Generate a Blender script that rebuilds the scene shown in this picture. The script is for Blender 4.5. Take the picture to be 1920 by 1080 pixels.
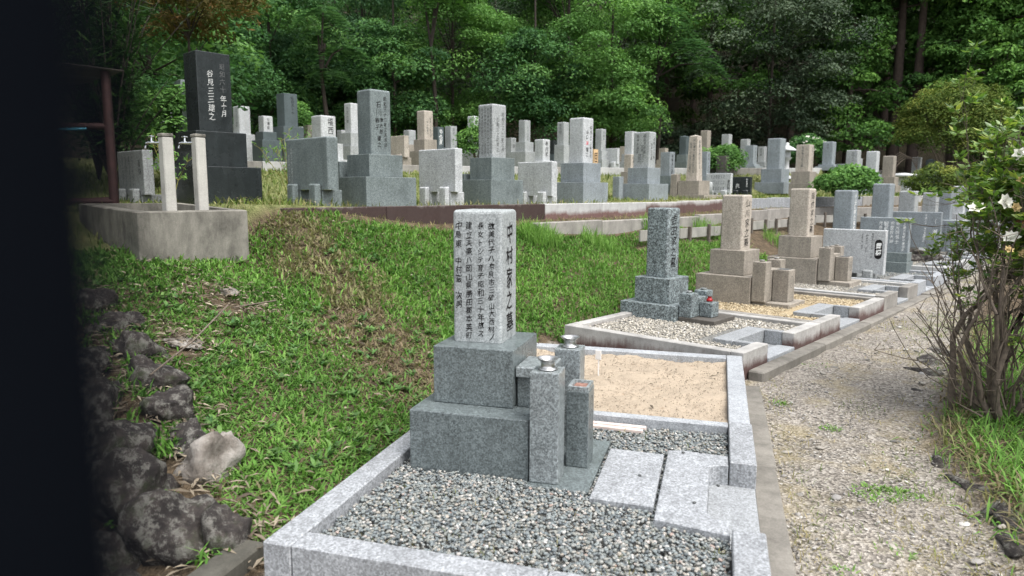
import bpy, bmesh, math, random
import numpy as np
from mathutils import Vector, Matrix

for o in list(bpy.data.objects):
    bpy.data.objects.remove(o)
scene = bpy.context.scene
COL = scene.collection
R = math.radians

# ------------------------------------------------------------------ camera, sky, sun, exposure
cam_data = bpy.data.cameras.new('camera')
cam = bpy.data.objects.new('camera', cam_data)
COL.objects.link(cam)
scene.camera = cam
cam_data.sensor_width = 36.0
cam_data.lens = 36.0 * 1316.3 / 1920.0
cam_data.clip_start = 0.01
cam_data.clip_end = 600
cam.rotation_mode = 'XYZ'
cam.matrix_world = (Matrix.Translation((0, 0, 1.45)) @ Matrix.Rotation(R(16.4576), 4, 'Z')
                    @ Matrix.Rotation(R(90 - 7.7715), 4, 'X') @ Matrix.Rotation(R(0.1917), 4, 'Z'))
cam_data.dof.use_dof = True
cam_data.dof.focus_distance = 5.5
cam_data.dof.aperture_fstop = 2.4

SUN_EL, SUN_AZ = 62.0, 118.0          # degrees; azimuth clockwise from +Y
world = bpy.data.worlds.new('World')
scene.world = world
world.use_nodes = True
wn = world.node_tree
wn.nodes.clear()
sky = wn.nodes.new('ShaderNodeTexSky')
sky.sky_type = 'NISHITA'
sky.sun_disc = False
sky.sun_elevation = R(SUN_EL)
sky.sun_rotation = R(SUN_AZ)
sky.air_density = 1.0
sky.dust_density = 4.0
sky.ozone_density = 1.0
hs = wn.nodes.new('ShaderNodeHueSaturation')
hs.inputs['Saturation'].default_value = 0.26      # overcast: the blue is veiled by cloud
bg = wn.nodes.new('ShaderNodeBackground')
bg.inputs['Strength'].default_value = 0.15
wo = wn.nodes.new('ShaderNodeOutputWorld')
wn.links.new(sky.outputs[0], hs.inputs['Color'])
wn.links.new(hs.outputs[0], bg.inputs['Color'])
wn.links.new(bg.outputs[0], wo.inputs['Surface'])

sun_d = bpy.data.lights.new('sun', 'SUN')
sun_d.energy = 1.0
sun_d.angle = R(40)
sun_d.color = (1.0, 0.965, 0.91)
sun = bpy.data.objects.new('sun', sun_d)
COL.objects.link(sun)
sd = Vector((math.sin(R(SUN_AZ)) * math.cos(R(SUN_EL)), math.cos(R(SUN_AZ)) * math.cos(R(SUN_EL)), math.sin(R(SUN_EL))))
sun.rotation_euler = sd.to_track_quat('Z', 'Y').to_euler()

vs = scene.view_settings
vs.view_transform = 'Standard'
vs.look = 'None'
vs.exposure = 1.42
vs.gamma = 1.0
vs.use_curve_mapping = False
scene.cycles.use_denoising = True
scene.cycles.max_bounces = 6
scene.cycles.diffuse_bounces = 3
scene.cycles.transparent_max_bounces = 4
scene.cycles.caustics_reflective = False
scene.cycles.caustics_refractive = False

# ------------------------------------------------------------------ helpers
rnd = random.Random(7)
rng = np.random.default_rng(11)


def tag(o, label=None, cat=None, group=None, kind=None):
    if label: o['label'] = label
    if cat: o['category'] = cat
    if group: o['group'] = group
    if kind: o['kind'] = kind
    return o


def link(o, parent=None):
    COL.objects.link(o)
    if parent is not None:
        o.parent = parent
    return o


def thing(name, loc, rz, label, cat, group=None):
    e = bpy.data.objects.new(name, None)
    e.empty_display_size = 0.1
    e.location = loc
    e.rotation_euler = (0, 0, rz)
    link(e)
    return tag(e, label, cat, group)


def put(name, me, mat=None, parent=None, loc=(0, 0, 0), rot=(0, 0, 0)):
    o = bpy.data.objects.new(name, me)
    o.location = loc
    o.rotation_euler = rot
    if mat is not None and len(me.materials) == 0:
        me.materials.append(mat)
    return link(o, parent)


def mesh_np(name, verts, faces, mat=None, smooth=False, attrs=None):
    """verts (n,3); faces (m,k) constant k; attrs: dict name -> per-vertex floats"""
    verts = np.asarray(verts, np.float32)
    faces = np.asarray(faces, np.int32)
    me = bpy.data.meshes.new(name)
    n, (m, k) = len(verts), faces.shape
    me.vertices.add(n)
    me.vertices.foreach_set('co', verts.ravel())
    me.loops.add(m * k)
    me.loops.foreach_set('vertex_index', faces.ravel())
    me.polygons.add(m)
    me.polygons.foreach_set('loop_start', np.arange(m, dtype=np.int32) * k)
    if smooth:
        me.polygons.foreach_set('use_smooth', np.ones(m, bool))
    for an, av in (attrs or {}).items():
        a = me.attributes.new(an, 'FLOAT', 'POINT')
        a.data.foreach_set('value', np.asarray(av, np.float32))
    me.update(calc_edges=True)
    me.validate()
    if mat: me.materials.append(mat)
    return me


def bm_mesh(name, bm, mat=None, smooth=False):
    me = bpy.data.meshes.new(name)
    bmesh.ops.recalc_face_normals(bm, faces=bm.faces)
    if smooth:
        for f in bm.faces: f.smooth = True
    bm.to_mesh(me)
    bm.free()
    if mat: me.materials.append(mat)
    return me


def box_mesh(name, sx, sy, sz, mat, bev=0.006, seg=1, top=1.0, topbev=None, jitter=0.0, peak=0.0):
    """box on z=0 centred in x,y; top = scale of top face; peak = pyramid height on top"""
    bm = bmesh.new()
    bmesh.ops.create_cube(bm, size=1.0)
    for v in bm.verts:
        t = top if v.co.z > 0 else 1.0
        v.co = Vector((v.co.x * sx * t, v.co.y * sy * t, (v.co.z + .5) * sz))
        if jitter:
            v.co += Vector((rnd.uniform(-1, 1), rnd.uniform(-1, 1), rnd.uniform(-1, 1))) * jitter
    if peak:
        tf = max(bm.faces, key=lambda f: f.calc_center_median().z)
        r = bmesh.ops.poke(bm, faces=[tf])
        r['verts'][0].co.z += peak
    if topbev:
        es = [e for e in bm.edges if min(v.co.z for v in e.verts) > sz * .9]
        ve = [e for e in bm.edges if abs(e.verts[0].co.z - e.verts[1].co.z) > sz * .5]
        bmesh.ops.bevel(bm, geom=es + ve, offset=topbev, segments=3, affect='EDGES', profile=.5, clamp_overlap=True)
    elif bev:
        bmesh.ops.bevel(bm, geom=list(bm.edges), offset=min(bev, .3 * min(sx, sy, sz)), segments=seg, affect='EDGES', profile=.5, clamp_overlap=True)
    return bm_mesh(name, bm, mat)


def block(name, x0, x1, y0, y1, z0, z1, mat, parent=None, bev=0.005, seg=1, rot=0.0):
    me = box_mesh(name, x1 - x0, y1 - y0, z1 - z0, mat, bev, seg)
    return put(name, me, None, parent, ((x0 + x1) / 2, (y0 + y1) / 2, z0), (0, 0, rot))


def lathe_mesh(name, prof, mat, n=24, smooth=True):
    vs_, fs = [], []
    for (r, z) in prof:
        for i in range(n):
            a = 2 * math.pi * i / n
            vs_.append((r * math.cos(a), r * math.sin(a), z))
    for j in range(len(prof) - 1):
        for i in range(n):
            fs.append((j * n + i, j * n + (i + 1) % n, (j + 1) * n + (i + 1) % n, (j + 1) * n + i))
    return mesh_np(name, vs_, fs, mat, smooth)


def poly_mesh(name, pts, z0, z1, mat, bev=0.004):
    bm = bmesh.new()
    vs_ = [bm.verts.new((x, y, z0)) for x, y in pts]
    f = bm.faces.new(vs_)
    r = bmesh.ops.extrude_face_region(bm, geom=[f])
    for g in r['geom']:
        if isinstance(g, bmesh.types.BMVert):
            g.co.z = z1
    if bev:
        es = [e for e in bm.edges if all(abs(v.co.z - z1) < 1e-5 for v in e.verts)]
        bmesh.ops.bevel(bm, geom=es, offset=bev, segments=1, affect='EDGES')
    return bm_mesh(name, bm, mat)


def tube_np(paths, sides=6):
    """paths: list of (pts (n,3), radii (n)) -> verts, quad faces"""
    V, F, off = [], [], 0
    for pts, rad in paths:
        pts = np.asarray(pts, float)
        rad = np.asarray(rad, float)
        n = len(pts)
        d = np.gradient(pts, axis=0)
        d /= np.linalg.norm(d, axis=1)[:, None] + 1e-9
        ref = np.where(np.abs(d[:, 2:3]) > .9, np.array([[1., 0, 0]]), np.array([[0, 0, 1.]]))
        a = np.cross(d, ref); a /= np.linalg.norm(a, axis=1)[:, None] + 1e-9
        b = np.cross(d, a)
        ang = np.arange(sides) * 2 * math.pi / sides
        ring = pts[:, None] + rad[:, None, None] * (a[:, None] * np.cos(ang)[None, :, None] + b[:, None] * np.sin(ang)[None, :, None])
        V.append(ring.reshape(-1, 3))
        i = np.arange(n - 1)[:, None] * sides
        j = np.arange(sides)[None]
        jn = (j + 1) % sides
        q = np.stack([i + j, i + jn, i + sides + jn, i + sides + j], -1).reshape(-1, 4) + off
        F.append(q)
        off += n * sides
    return np.concatenate(V), np.concatenate(F)


# ------------------------------------------------------------------ terrain
TA = R(25.5)
EU = (math.sin(TA), math.cos(TA))        # along the grave rows
EN = (-math.cos(TA), math.sin(TA))       # up the hill
P0 = (-3.9, 7.6)


def smst(a, b, x):
    t = np.clip((x - a) / (b - a), 0, 1)
    return t * t * (3 - 2 * t)


def row_ts(x, y):
    dx, dy = x - P0[0], y - P0[1]
    return dx * EU[0] + dy * EU[1], dx * EN[0] + dy * EN[1]


def row_xy(t, s):
    return P0[0] + t * EU[0] + s * EN[0], P0[1] + t * EU[1] + s * EN[1]


def kerb_s(t):
    return -2.2 * smst(11, 17, np.asarray(t, float))


WALL = (-1.93, 2.36)
WDIR = np.array([-2.55, 1.5]) / math.hypot(2.55, 1.5)


def ground(x, y):
    x = np.asarray(x, float)
    y = np.asarray(y, float)
    t, s0 = row_ts(x, y)
    sh = kerb_s(t)
    s = s0 - sh
    zlow = -.16 + .012 * np.maximum(0, y - 5)
    zlow = zlow + .07 * smst(1.25, 1.55, x - .35 * np.maximum(0, y - 5.0))      # planting bed right of the path
    w = smst(4.8, 6.6, y)
    sF = (1 - w) * (s + (x + 1.78) / .9026) + w * (-2.42 + .55 * -sh)
    ztop = .93 + .31 * smst(-2.0, -1.2, t) - .19 * smst(-1.0, 1.0, t) + .012 * np.maximum(0, t - 6)
    tau = np.clip((s - sF) / np.maximum(-sF, .05), 0, 1)
    bank = zlow + (ztop - zlow) * tau ** .9 + .05 * np.sin(x * 2.1 + y * 1.3) * np.sin(math.pi * tau)
    up = 1.26 + .012 * np.maximum(0, t - 6) + .05 * (1 - smst(-1.5, .3, t))
    w2 = smst(-1.85, -1.5, t)
    up = up * w2 + (1 - w2) * (.93 + .37 * smst(.1, 2.0, s))
    sk = np.clip(7.2 - .3 * (t - 2), 2.6, 8.)
    z2 = 2.05 + .012 * np.maximum(0, t - 6)
    upz = up + (z2 - .2 - up) * smst(1.6, np.maximum(sk - .3, 2.0), s)
    upz = np.where(s > sk, z2 + .02 * np.minimum(s - sk, 12), upz)
    z = np.where(s < .055, np.where(s < sF, zlow, bank), upz)
    # the bank ends in a rough stone face towards the camera
    dw = (x - WALL[0]) * (-WDIR[1]) + (y - WALL[1]) * WDIR[0]      # >0 : camera side
    aw = (x - WALL[0]) * WDIR[0] + (y - WALL[1]) * WDIR[1]
    drop = np.clip(dw / .45, 0, 1) * (aw > -.3) * (x < -1.7)
    z = np.where(drop > 0, z * (1 - drop) + (-.2) * drop, z)
    # wooded hill behind the cemetery
    dist = np.hypot(x, y)
    z = z + np.maximum(0, dist - 33) * .42 * smst(33, 45, dist)
    return z


def gz(x, y):
    return float(ground(x, y))

# ------------------------------------------------------------------ materials
class NT:
    def __init__(self, name):
        self.mat = bpy.data.materials.new(name)
        self.mat.use_nodes = True
        self.nt = self.mat.node_tree
        self.nt.nodes.clear()
        self.out = self.n('ShaderNodeOutputMaterial')
        self.b = self.n('ShaderNodeBsdfPrincipled')
        self.l(self.b.outputs[0], self.out.inputs['Surface'])

    def n(self, t, **kw):
        nd = self.nt.nodes.new(t)
        for k, v in kw.items():
            setattr(nd, k, v)
        return nd

    def l(self, a, b):
        self.nt.links.new(a, b)

    def coord(self, kind='Object'):
        return self.n('ShaderNodeTexCoord').outputs[kind]

    def noise(self, vec, scale, detail=4, rough=.55, out='Fac', dist=0.0):
        nd = self.n('ShaderNodeTexNoise')
        nd.inputs['Scale'].default_value = scale
        nd.inputs['Detail'].default_value = detail
        nd.inputs['Roughness'].default_value = rough
        nd.inputs['Distortion'].default_value = dist
        if vec is not None: self.l(vec, nd.inputs['Vector'])
        return nd.outputs[out]

    def voro(self, vec, scale, out='Distance', feature='F1'):
        nd = self.n('ShaderNodeTexVoronoi', feature=feature)
        nd.inputs['Scale'].default_value = scale
        if vec is not None: self.l(vec, nd.inputs['Vector'])
        return nd.outputs[out]

    def ramp(self, fac, stops, interp='LINEAR'):
        nd = self.n('ShaderNodeValToRGB')
        cr = nd.color_ramp
        cr.interpolation = interp
        while len(cr.elements) < len(stops):
            cr.elements.new(.5)
        for e, (p, c) in zip(cr.elements, stops):
            e.position = p
            if not hasattr(c, '__len__'): c = (c, c, c)
            e.color = (c[0], c[1], c[2], 1)
        self.l(fac, nd.inputs[0])
        return nd.outputs[0]

    def mix(self, fac, a, b, mode='MIX'):
        nd = self.n('ShaderNodeMix', data_type='RGBA', blend_type=mode)
        for sock, val in ((nd.inputs[0], fac), (nd.inputs[6], a), (nd.inputs[7], b)):
            if hasattr(val, 'is_output') or isinstance(val, bpy.types.NodeSocket):
                self.l(val, sock)
            elif isinstance(val, (int, float)):
                sock.default_value = val if sock == nd.inputs[0] else (val, val, val, 1)
            else:
                sock.default_value = (val[0], val[1], val[2], 1)
        return nd.outputs[2]

    def math(self, op, a, b=None, clamp=False):
        nd = self.n('ShaderNodeMath', operation=op, use_clamp=clamp)
        for sock, val in ((nd.inputs[0], a), (nd.inputs[1], b)):
            if val is None: continue
            if isinstance(val, bpy.types.NodeSocket): self.l(val, sock)
            else: sock.default_value = val
        return nd.outputs[0]

    def attr(self, name, out='Fac'):
        nd = self.n('ShaderNodeAttribute')
        nd.attribute_name = name
        return nd.outputs[out]

    def sep(self, vec):
        nd = self.n('ShaderNodeSeparateXYZ')
        self.l(vec, nd.inputs[0])
        return nd.outputs

    def mapping(self, vec, scale):
        nd = self.n('ShaderNodeMapping')
        nd.inputs['Scale'].default_value = scale
        self.l(vec, nd.inputs['Vector'])
        return nd.outputs[0]

    def bump(self, h, strength=.3, dist=.01):
        nd = self.n('ShaderNodeBump')
        nd.inputs['Strength'].default_value = strength
        nd.inputs['Distance'].default_value = dist
        self.l(h, nd.inputs['Height'])
        self.l(nd.outputs[0], self.b.inputs['Normal'])

    def set(self, color=None, rough=None, spec=None, metal=None):
        for nm, v in (('Base Color', color), ('Roughness', rough), ('Specular IOR Level', spec), ('Metallic', metal)):
            if v is None: continue
            s = self.b.inputs[nm]
            if isinstance(v, bpy.types.NodeSocket): self.l(v, s)
            elif hasattr(v, '__len__'): s.default_value = (v[0], v[1], v[2], 1)
            else: s.default_value = v
        return self.mat


def c3(base, k): return tuple(min(1, b * k) for b in base)


def granite(name, base, grain=130, contrast=1.0, rough=.45, dirt=.5, stain=None, spec=.4):
    m = NT(name)
    co = m.coord('Object')
    contrast *= .62
    g1 = m.math('ADD', m.math('MULTIPLY', m.sep(m.voro(co, grain * 1.15, 'Color'))[1], .45), m.math('MULTIPLY', m.noise(co, grain * .8, 2, .7), .55))
    lo, hi = 1 - .72 * contrast, 1 + .75 * contrast
    c = m.ramp(g1, [(.30, c3(base, max(.12, lo))), (.45, c3(base, 1 - .22 * contrast)), (.55, c3(base, 1 + .12 * contrast)), (.66, c3(base, hi))])
    g2 = m.voro(co, grain * .62, 'Color')
    sp = m.ramp(m.sep(g2)[0], [(0, .55), (.18, .62), (.2, 1.0), (.85, 1.0), (.88, 1.3), (1, 1.3)])
    c = m.mix(.75 * contrast, c, sp, 'MULTIPLY')
    # weathering: broad blotches and faint vertical runs
    bl = m.ramp(m.noise(co, 3.4, 8, .72), [(.32, .58), (.5, .95), (.7, 1.14)])
    c = m.mix(dirt, c, bl, 'MULTIPLY')
    st = m.ramp(m.noise(m.mapping(co, (17, 17, 1.3)), 1.0, 7, .7), [(.36, .6), (.55, 1.0)])
    c = m.mix(dirt * .75, c, st, 'MULTIPLY')
    if stain:
        zz = m.math('MULTIPLY', m.sep(co)[2], -1.0)
        hz = m.noise(m.mapping(co, (16, 16, 2)), 1.0, 5, .7)
        v = m.math('ADD', m.math('MULTIPLY', m.sep(co)[2], -stain[1]), m.math('MULTIPLY', hz, 1.6))
        mk = m.ramp(v, [(stain[2], 0), (stain[2] + .16, 1)])
        c = m.mix(mk, c, m.mix(m.noise(co, 40, 3), c3(stain[0], .45), stain[0]))
    m.bump(m.noise(co, grain * 1.3, 2), .12, .002)
    rr = m.ramp(m.noise(co, 6, 3), [(.3, rough * .85), (.7, min(1, rough * 1.25))])
    return m.set(c, rr, spec)


def concrete(name, base, stain=None, dirt=1.0, rough=.9):
    m = NT(name)
    co = m.coord('Object')
    n1 = m.noise(co, 3.5, 8, .65)
    n2 = m.noise(co, 90, 3, .7)
    c = m.ramp(n1, [(.28, c3(base, 1 - .42 * dirt)), (.5, base), (.72, c3(base, 1.22))])
    c = m.mix(.5, c, m.ramp(n2, [(.3, .7), (.7, 1.2)]), 'MULTIPLY')
    st = m.ramp(m.noise(m.mapping(co, (5, 5, 1.6)), 1.0, 8, .75), [(.38, .5), (.62, 1.05)])
    c = m.mix(.6 * dirt, c, st, 'MULTIPLY')
    if stain:
        h1 = m.noise(co, 4.5, 9, .78)
        h2 = m.noise(m.mapping(co, (30, 30, 5)), 1.0, 6, .75)
        h3 = m.noise(co, 1.3, 3, .5)
        v = m.math('ADD', m.math('MULTIPLY', h1, 2.2), m.math('ADD', m.math('MULTIPLY', h2, 1.2), m.math('MULTIPLY', h3, 2.0)))
        v = m.math('ADD', v, m.math('MULTIPLY', m.sep(co)[2], -stain[1]))
        mk = m.ramp(m.math('SUBTRACT', v, stain[2] + .5, True), [(0, 0), (.55, .55), (1, .95)])
        c = m.mix(mk, c, m.mix(m.noise(co, 35, 6, .75), c3(stain[0], .4), c3(stain[0], 1.5)))
    m.bump(m.math('ADD', m.math('MULTIPLY', n2, .4), n1), .35, .006)
    return m.set(c, rough, .25)


def plain(name, col, rough=.6, var=.25, scale=20, metal=0.0, spec=.4, bump=0.0):
    m = NT(name)
    co = m.coord('Object')
    n = m.noise(co, scale, 5, .6)
    c = m.ramp(n, [(.25, c3(col, 1 - var)), (.75, c3(col, 1 + var))])
    if bump: m.bump(n, bump, .01)
    return m.set(c, rough, spec, metal)


def leafy(name, dark, mid, light, dry=(.22, .16, .075), trans=.35, rough=.75, spec=.15):
    """colour by per-blade attribute 'tint' (0..1) and 'dry' (0..1)"""
    m = NT(name)
    c = m.ramp(m.attr('tint'), [(0, dark), (.5, mid), (1, light)])
    dv = m.ramp(m.attr('tint'), [(0, c3(dry, .55)), (1, c3(dry, 1.45))])
    c = m.mix(m.attr('dry'), c, dv)
    m.set(c, rough, spec)
    tr = m.n('ShaderNodeBsdfTranslucent')
    m.l(m.mix(1.0, c, (1.0, 1.15, .7), 'MULTIPLY'), tr.inputs['Color'])
    mx = m.n('ShaderNodeMixShader')
    mx.inputs[0].default_value = trans
    m.l(m.b.outputs[0], mx.inputs[1])
    m.l(tr.outputs[0], mx.inputs[2])
    m.l(mx.outputs[0], m.out.inputs['Surface'])
    return m.mat


MAROON = (.085, .045, .04)
M = {}
M['granite_front_top'] = granite('granite_pale_speckled', (0.30, 0.322, 0.325), 130, .6, .5, .5)
M['granite_front'] = granite('granite_blue_grey_polished', (0.122, 0.144, 0.147), 120, .85, .3, .55, spec=.5)
M['granite_pillar'] = granite('granite_light_polished', (0.197, 0.220, 0.225), 115, .9, .3, .45, spec=.5)
M['granite_kerb'] = granite('granite_kerb_white', (0.265, 0.277, 0.291), 110, .7, .6, .6)
M['granite_kerb2'] = granite('granite_kerb_new', (0.310, 0.326, 0.344), 120, .5, .6, .45)
M['granite_step'] = granite('granite_step', (0.250, 0.262, 0.272), 120, .55, .65, .35)
M['grey'] = granite('granite_grey', (0.295, 0.311, 0.311), 100, .6, .55, .5)
M['light'] = granite('granite_light_grey', (0.404, 0.420, 0.426), 100, .6, .55, .45)
M['blue'] = granite('granite_blue_grey', (0.215, 0.242, 0.256), 100, .55, .5, .5)
M['dark'] = granite('granite_dark_green', (0.079, 0.100, 0.105), 100, .4, .35, .5)
M['mid'] = granite('granite_mid_green', (0.145, 0.172, 0.172), 100, .6, .45, .6)
M['black'] = granite('granite_black', (0.022, 0.027, 0.028), 100, .4, .25, .7, spec=.45)
M['white'] = granite('granite_white', (0.502, 0.514, 0.524), 100, .45, .6, .4)
M['beige'] = granite('granite_beige', (0.362, 0.325, 0.278), 95, .6, .7, .5)
M['tan'] = granite('granite_tan', (0.259, 0.233, 0.197), 95, .5, .7, .6)
M['brown'] = granite('granite_brown', (0.084, 0.076, 0.067), 95, .4, .5, .5)
M['speck'] = granite('granite_dark_speckled', (0.160, 0.188, 0.193), 70, 1.4, .5, .4)
M['kerb_stain'] = concrete('kerb_stained_maroon', (0.353, 0.344, 0.328), (MAROON, 10.0, -1.35), .7)
M['kerb_maroon'] = concrete('kerb_maroon', (0.336, 0.319, 0.302), (c3(MAROON, .40), 9.0, -1.95), 1.2)
M['kerb_stain2'] = concrete('kerb_half_stained', (0.395, 0.386, 0.370), (MAROON, 12.0, -1.9), .6)
M['kerb_light'] = concrete('kerb_light', (0.378, 0.378, 0.370), (c3(MAROON, 1.5), 14.0, -1.25), .6)
M['kerb_grey'] = concrete('kerb_grey_concrete', (0.252, 0.239, 0.218), None, .9)
M['footing'] = concrete('footing_concrete', (0.193, 0.181, 0.160), None, 1.0)
M['trough'] = concrete('trough_concrete', (0.20, 0.19, 0.165), None, 1.5)
M['post_concrete'] = concrete('tap_post_concrete', (0.420, 0.412, 0.378), None, .5)
M['gutter'] = concrete('gutter_concrete', (0.084, 0.080, 0.067), None, 1.0)
M['wood_old'] = concrete('weathered_board', (0.277, 0.269, 0.244), None, .8)
M['stake'] = plain('dark_stake', (.10, .085, .07), .9, .4, 30)
M['steel'] = plain('brushed_steel', (.52, .52, .51), .34, .1, 60, 1.0)
M['chrome'] = plain('chrome', (.55, .56, .57), .15, .08, 60, 1.0)
M['rust'] = plain('rust_red_paint', (.042, .017, .015), .7, .5, 14)
M['tin'] = plain('corrugated_tin', (.06, .05, .045), .6, .5, 8)
M['lens_obstruction'] = plain('obstruction_black', (.0028, .0035, .0050), .9, .2, 10, spec=.0)
M['ink_black'] = plain('ink_black', (.012, .011, .011), .8, .2, 30, spec=.2)
M['ink_white'] = plain('ink_white', (.78, .79, .78), .7, .1, 30)
M['ink_grey'] = plain('ink_grey', (.09, .095, .095), .8, .2, 30, spec=.2)
M['ink_silver'] = plain('ink_silver', (.42, .43, .42), .7, .2, 30)
M['ink_red'] = plain('ink_red', (.55, .03, .06), .7, .1, 30)
M['board_pale'] = plain('pale_wood', (.55, .46, .42), .8, .2, 24)
M['sotoba'] = plain('new_wood', (.52, .36, .20), .8, .2, 18)
M['bucket'] = plain('white_plastic', (.62, .66, .72), .5, .08, 6)
M['blue_plastic'] = plain('blue_plastic', (.04, .25, .36), .5, .1, 6)
M['red_glass'] = plain('red_glass', (.30, .01, .012), .25, .2, 12)
M['ash'] = plain('incense_ash', (.20, .11, .085), .95, .6, 60)
M['bark'] = plain('bark', (.032, .025, .020), .95, .5, 12, bump=.5)
M['bark_cedar'] = plain('bark_cedar', (.055, .040, .033), .95, .45, 9, bump=.5)
M['bark_shrub'] = plain('bark_shrub', (.115, .092, .072), .95, .55, 25, bump=.5)
M['petal'] = plain('petal_white', (.80, .79, .70), .6, .08, 30)
M['petal_old'] = plain('petal_fading', (.62, .47, .22), .7, .25, 30)
M['petal_brown'] = plain('petal_withered', (.20, .085, .035), .8, .4, 30)
M['stake_white'] = plain('white_plate', (.72, .70, .68), .6, .05, 8)

m = NT('rock_dark')
co = m.coord('Object')
c = m.ramp(m.noise(co, 7, 9, .72), [(.28, (.012, .011, .010)), (.45, (.034, .029, .027)), (.58, (.07, .058, .052)), (.72, (.15, .138, .125))])
lich = m.ramp(m.noise(co, 15, 9, .8), [(.50, 0), (.58, .95)])
c = m.mix(lich, c, (.19, .185, .165))
moss = m.ramp(m.noise(co, 6, 8, .7), [(.54, 0), (.66, .7)])
c = m.mix(moss, c, (.035, .05, .018))
m.bump(m.noise(co, 14, 9, .75), 1.0, .04)
M['rock'] = m.set(c, .85, .3)
m = NT('rock_pale')
co = m.coord('Object')
c = m.ramp(m.noise(co, 7, 8, .7), [(.3, (.05, .042, .036)), (.45, (.17, .15, .13)), (.58, (.27, .25, .225)), (.75, (.38, .36, .335))])
m.bump(m.noise(co, 12, 8, .7), .9, .03)
M['rock_pale'] = m.set(c, .9, .3)

# pebbles: colour per instance
def pebble_mat(name, stops, rough=.55, gain=1.0):
    m = NT(name)
    oi = m.n('ShaderNodeObjectInfo')
    c = m.ramp(oi.outputs['Random'], [(p, c3(c, gain)) for p, c in stops], 'LINEAR')
    c = m.mix(.35, c, m.ramp(m.noise(m.coord('Object'), 3, 4), [(.3, .7), (.7, 1.3)]), 'MULTIPLY')
    return m.set(c, rough, .4)


M['pebble'] = pebble_mat('pebble_blue_grey', [(0, (.09, .10, .105)), (.18, (.13, .15, .158)), (.38, (.19, .215, .215)), (.55, (.14, .15, .14)),
                                              (.68, (.26, .255, .23)), (.8, (.20, .22, .22)), (.9, (.30, .27, .23)), (.97, (.4, .4, .385)), (1, (.26, .18, .15))], .7, .96)
M['pebble_pale'] = pebble_mat('pebble_pale', [(0, (.16, .15, .13)), (.3, (.32, .30, .26)), (.6, (.42, .385, .32)), (.8, (.24, .225, .2)), (1, (.58, .56, .52))], .8)
M['grain'] = pebble_mat('sand_grain', [(0, (.15, .122, .09)), (.5, (.26, .212, .158)), (1, (.34, .285, .225))], .9)
M['pebble_straw'] = pebble_mat('pebble_straw', [(0, (.22, .17, .1)), (.4, (.38, .31, .2)), (.75, (.5, .42, .29)), (1, (.3, .26, .19))], .9)
M['path_stone'] = pebble_mat('path_stone', [(0, (.10, .095, .09)), (.3, (.22, .205, .18)), (.6, (.34, .31, .27)), (.85, (.2, .195, .19)), (1, (.52, .5, .46))], .85)

m = NT('sand')
co = m.coord('Object')
c = m.ramp(m.noise(co, 160, 3, .75), [(.3, (.24, .195, .145)), (.5, (.32, .265, .20)), (.7, (.395, .335, .262))])
sp = m.ramp(m.noise(co, 9, 5, .6), [(.62, 0), (.72, .75)])
c = m.mix(sp, c, (.19, .125, .075))
m.bump(m.noise(co, 90, 4, .7), .6, .008)
M['sand'] = m.set(c, .95, .2)

m = NT('gravel_bed')
co = m.coord('Object')
c = m.ramp(m.voro(co, 75, 'Color'), [(.1, (.08, .082, .08)), (.5, (.16, .16, .15)), (.9, (.25, .24, .22))])
m.bump(m.voro(co, 75), .8, .01)
M['bed'] = m.set(c, .9, .2)
m = NT('straw_bed')
co = m.coord('Object')
c = m.ramp(m.noise(co, 60, 5, .7), [(.3, (.13, .1, .06)), (.5, (.33, .265, .165)), (.7, (.48, .4, .27))])
m.bump(m.noise(co, 60, 5, .7), .8, .01)
M['straw'] = m.set(c, .95, .15)

# the ground sheet: soil / path / turf weights come as vertex attributes
m = NT('ground')
co = m.coord('Object')
fine = m.voro(co, 62, 'Color')
pathc = m.ramp(m.sep(fine)[0], [(0, (.10, .09, .078)), (.35, (.20, .18, .157)), (.7, (.275, .25, .215)), (1, (.36, .335, .30))])
pathc = m.mix(.6, pathc, m.ramp(m.noise(co, 1.6, 6, .65), [(.3, .62), (.55, 1.0), (.75, 1.12)]), 'MULTIPLY')
straw = m.ramp(m.noise(co, 26, 6, .75), [(.3, (.13, .105, .06)), (.5, (.25, .21, .125)), (.72, (.36, .31, .20))])
pathc = m.mix(m.ramp(m.noise(co, 2.3, 6, .6), [(.50, 0), (.66, .6)]), pathc, straw)
soil = m.ramp(m.noise(co, 12, 8, .7), [(.3, (.035, .026, .018)), (.5, (.085, .064, .042)), (.72, (.17, .125, .08))])
turf = m.ramp(m.noise(co, 5, 8, .75), [(.3, (.075, .09, .03)), (.5, (.14, .155, .06)), (.7, (.23, .22, .11))])
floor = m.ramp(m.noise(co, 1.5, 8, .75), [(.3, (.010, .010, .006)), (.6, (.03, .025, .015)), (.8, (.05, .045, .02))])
c = m.mix(m.attr('w_path'), soil, pathc)
c = m.mix(m.attr('w_turf'), c, turf)
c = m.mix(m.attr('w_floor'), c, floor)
hh = m.math('ADD', m.voro(co, 62), m.noise(co, 14, 8, .7))
m.bump(hh, .7, .02)
M['ground'] = m.set(c, .95, .15)

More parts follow.
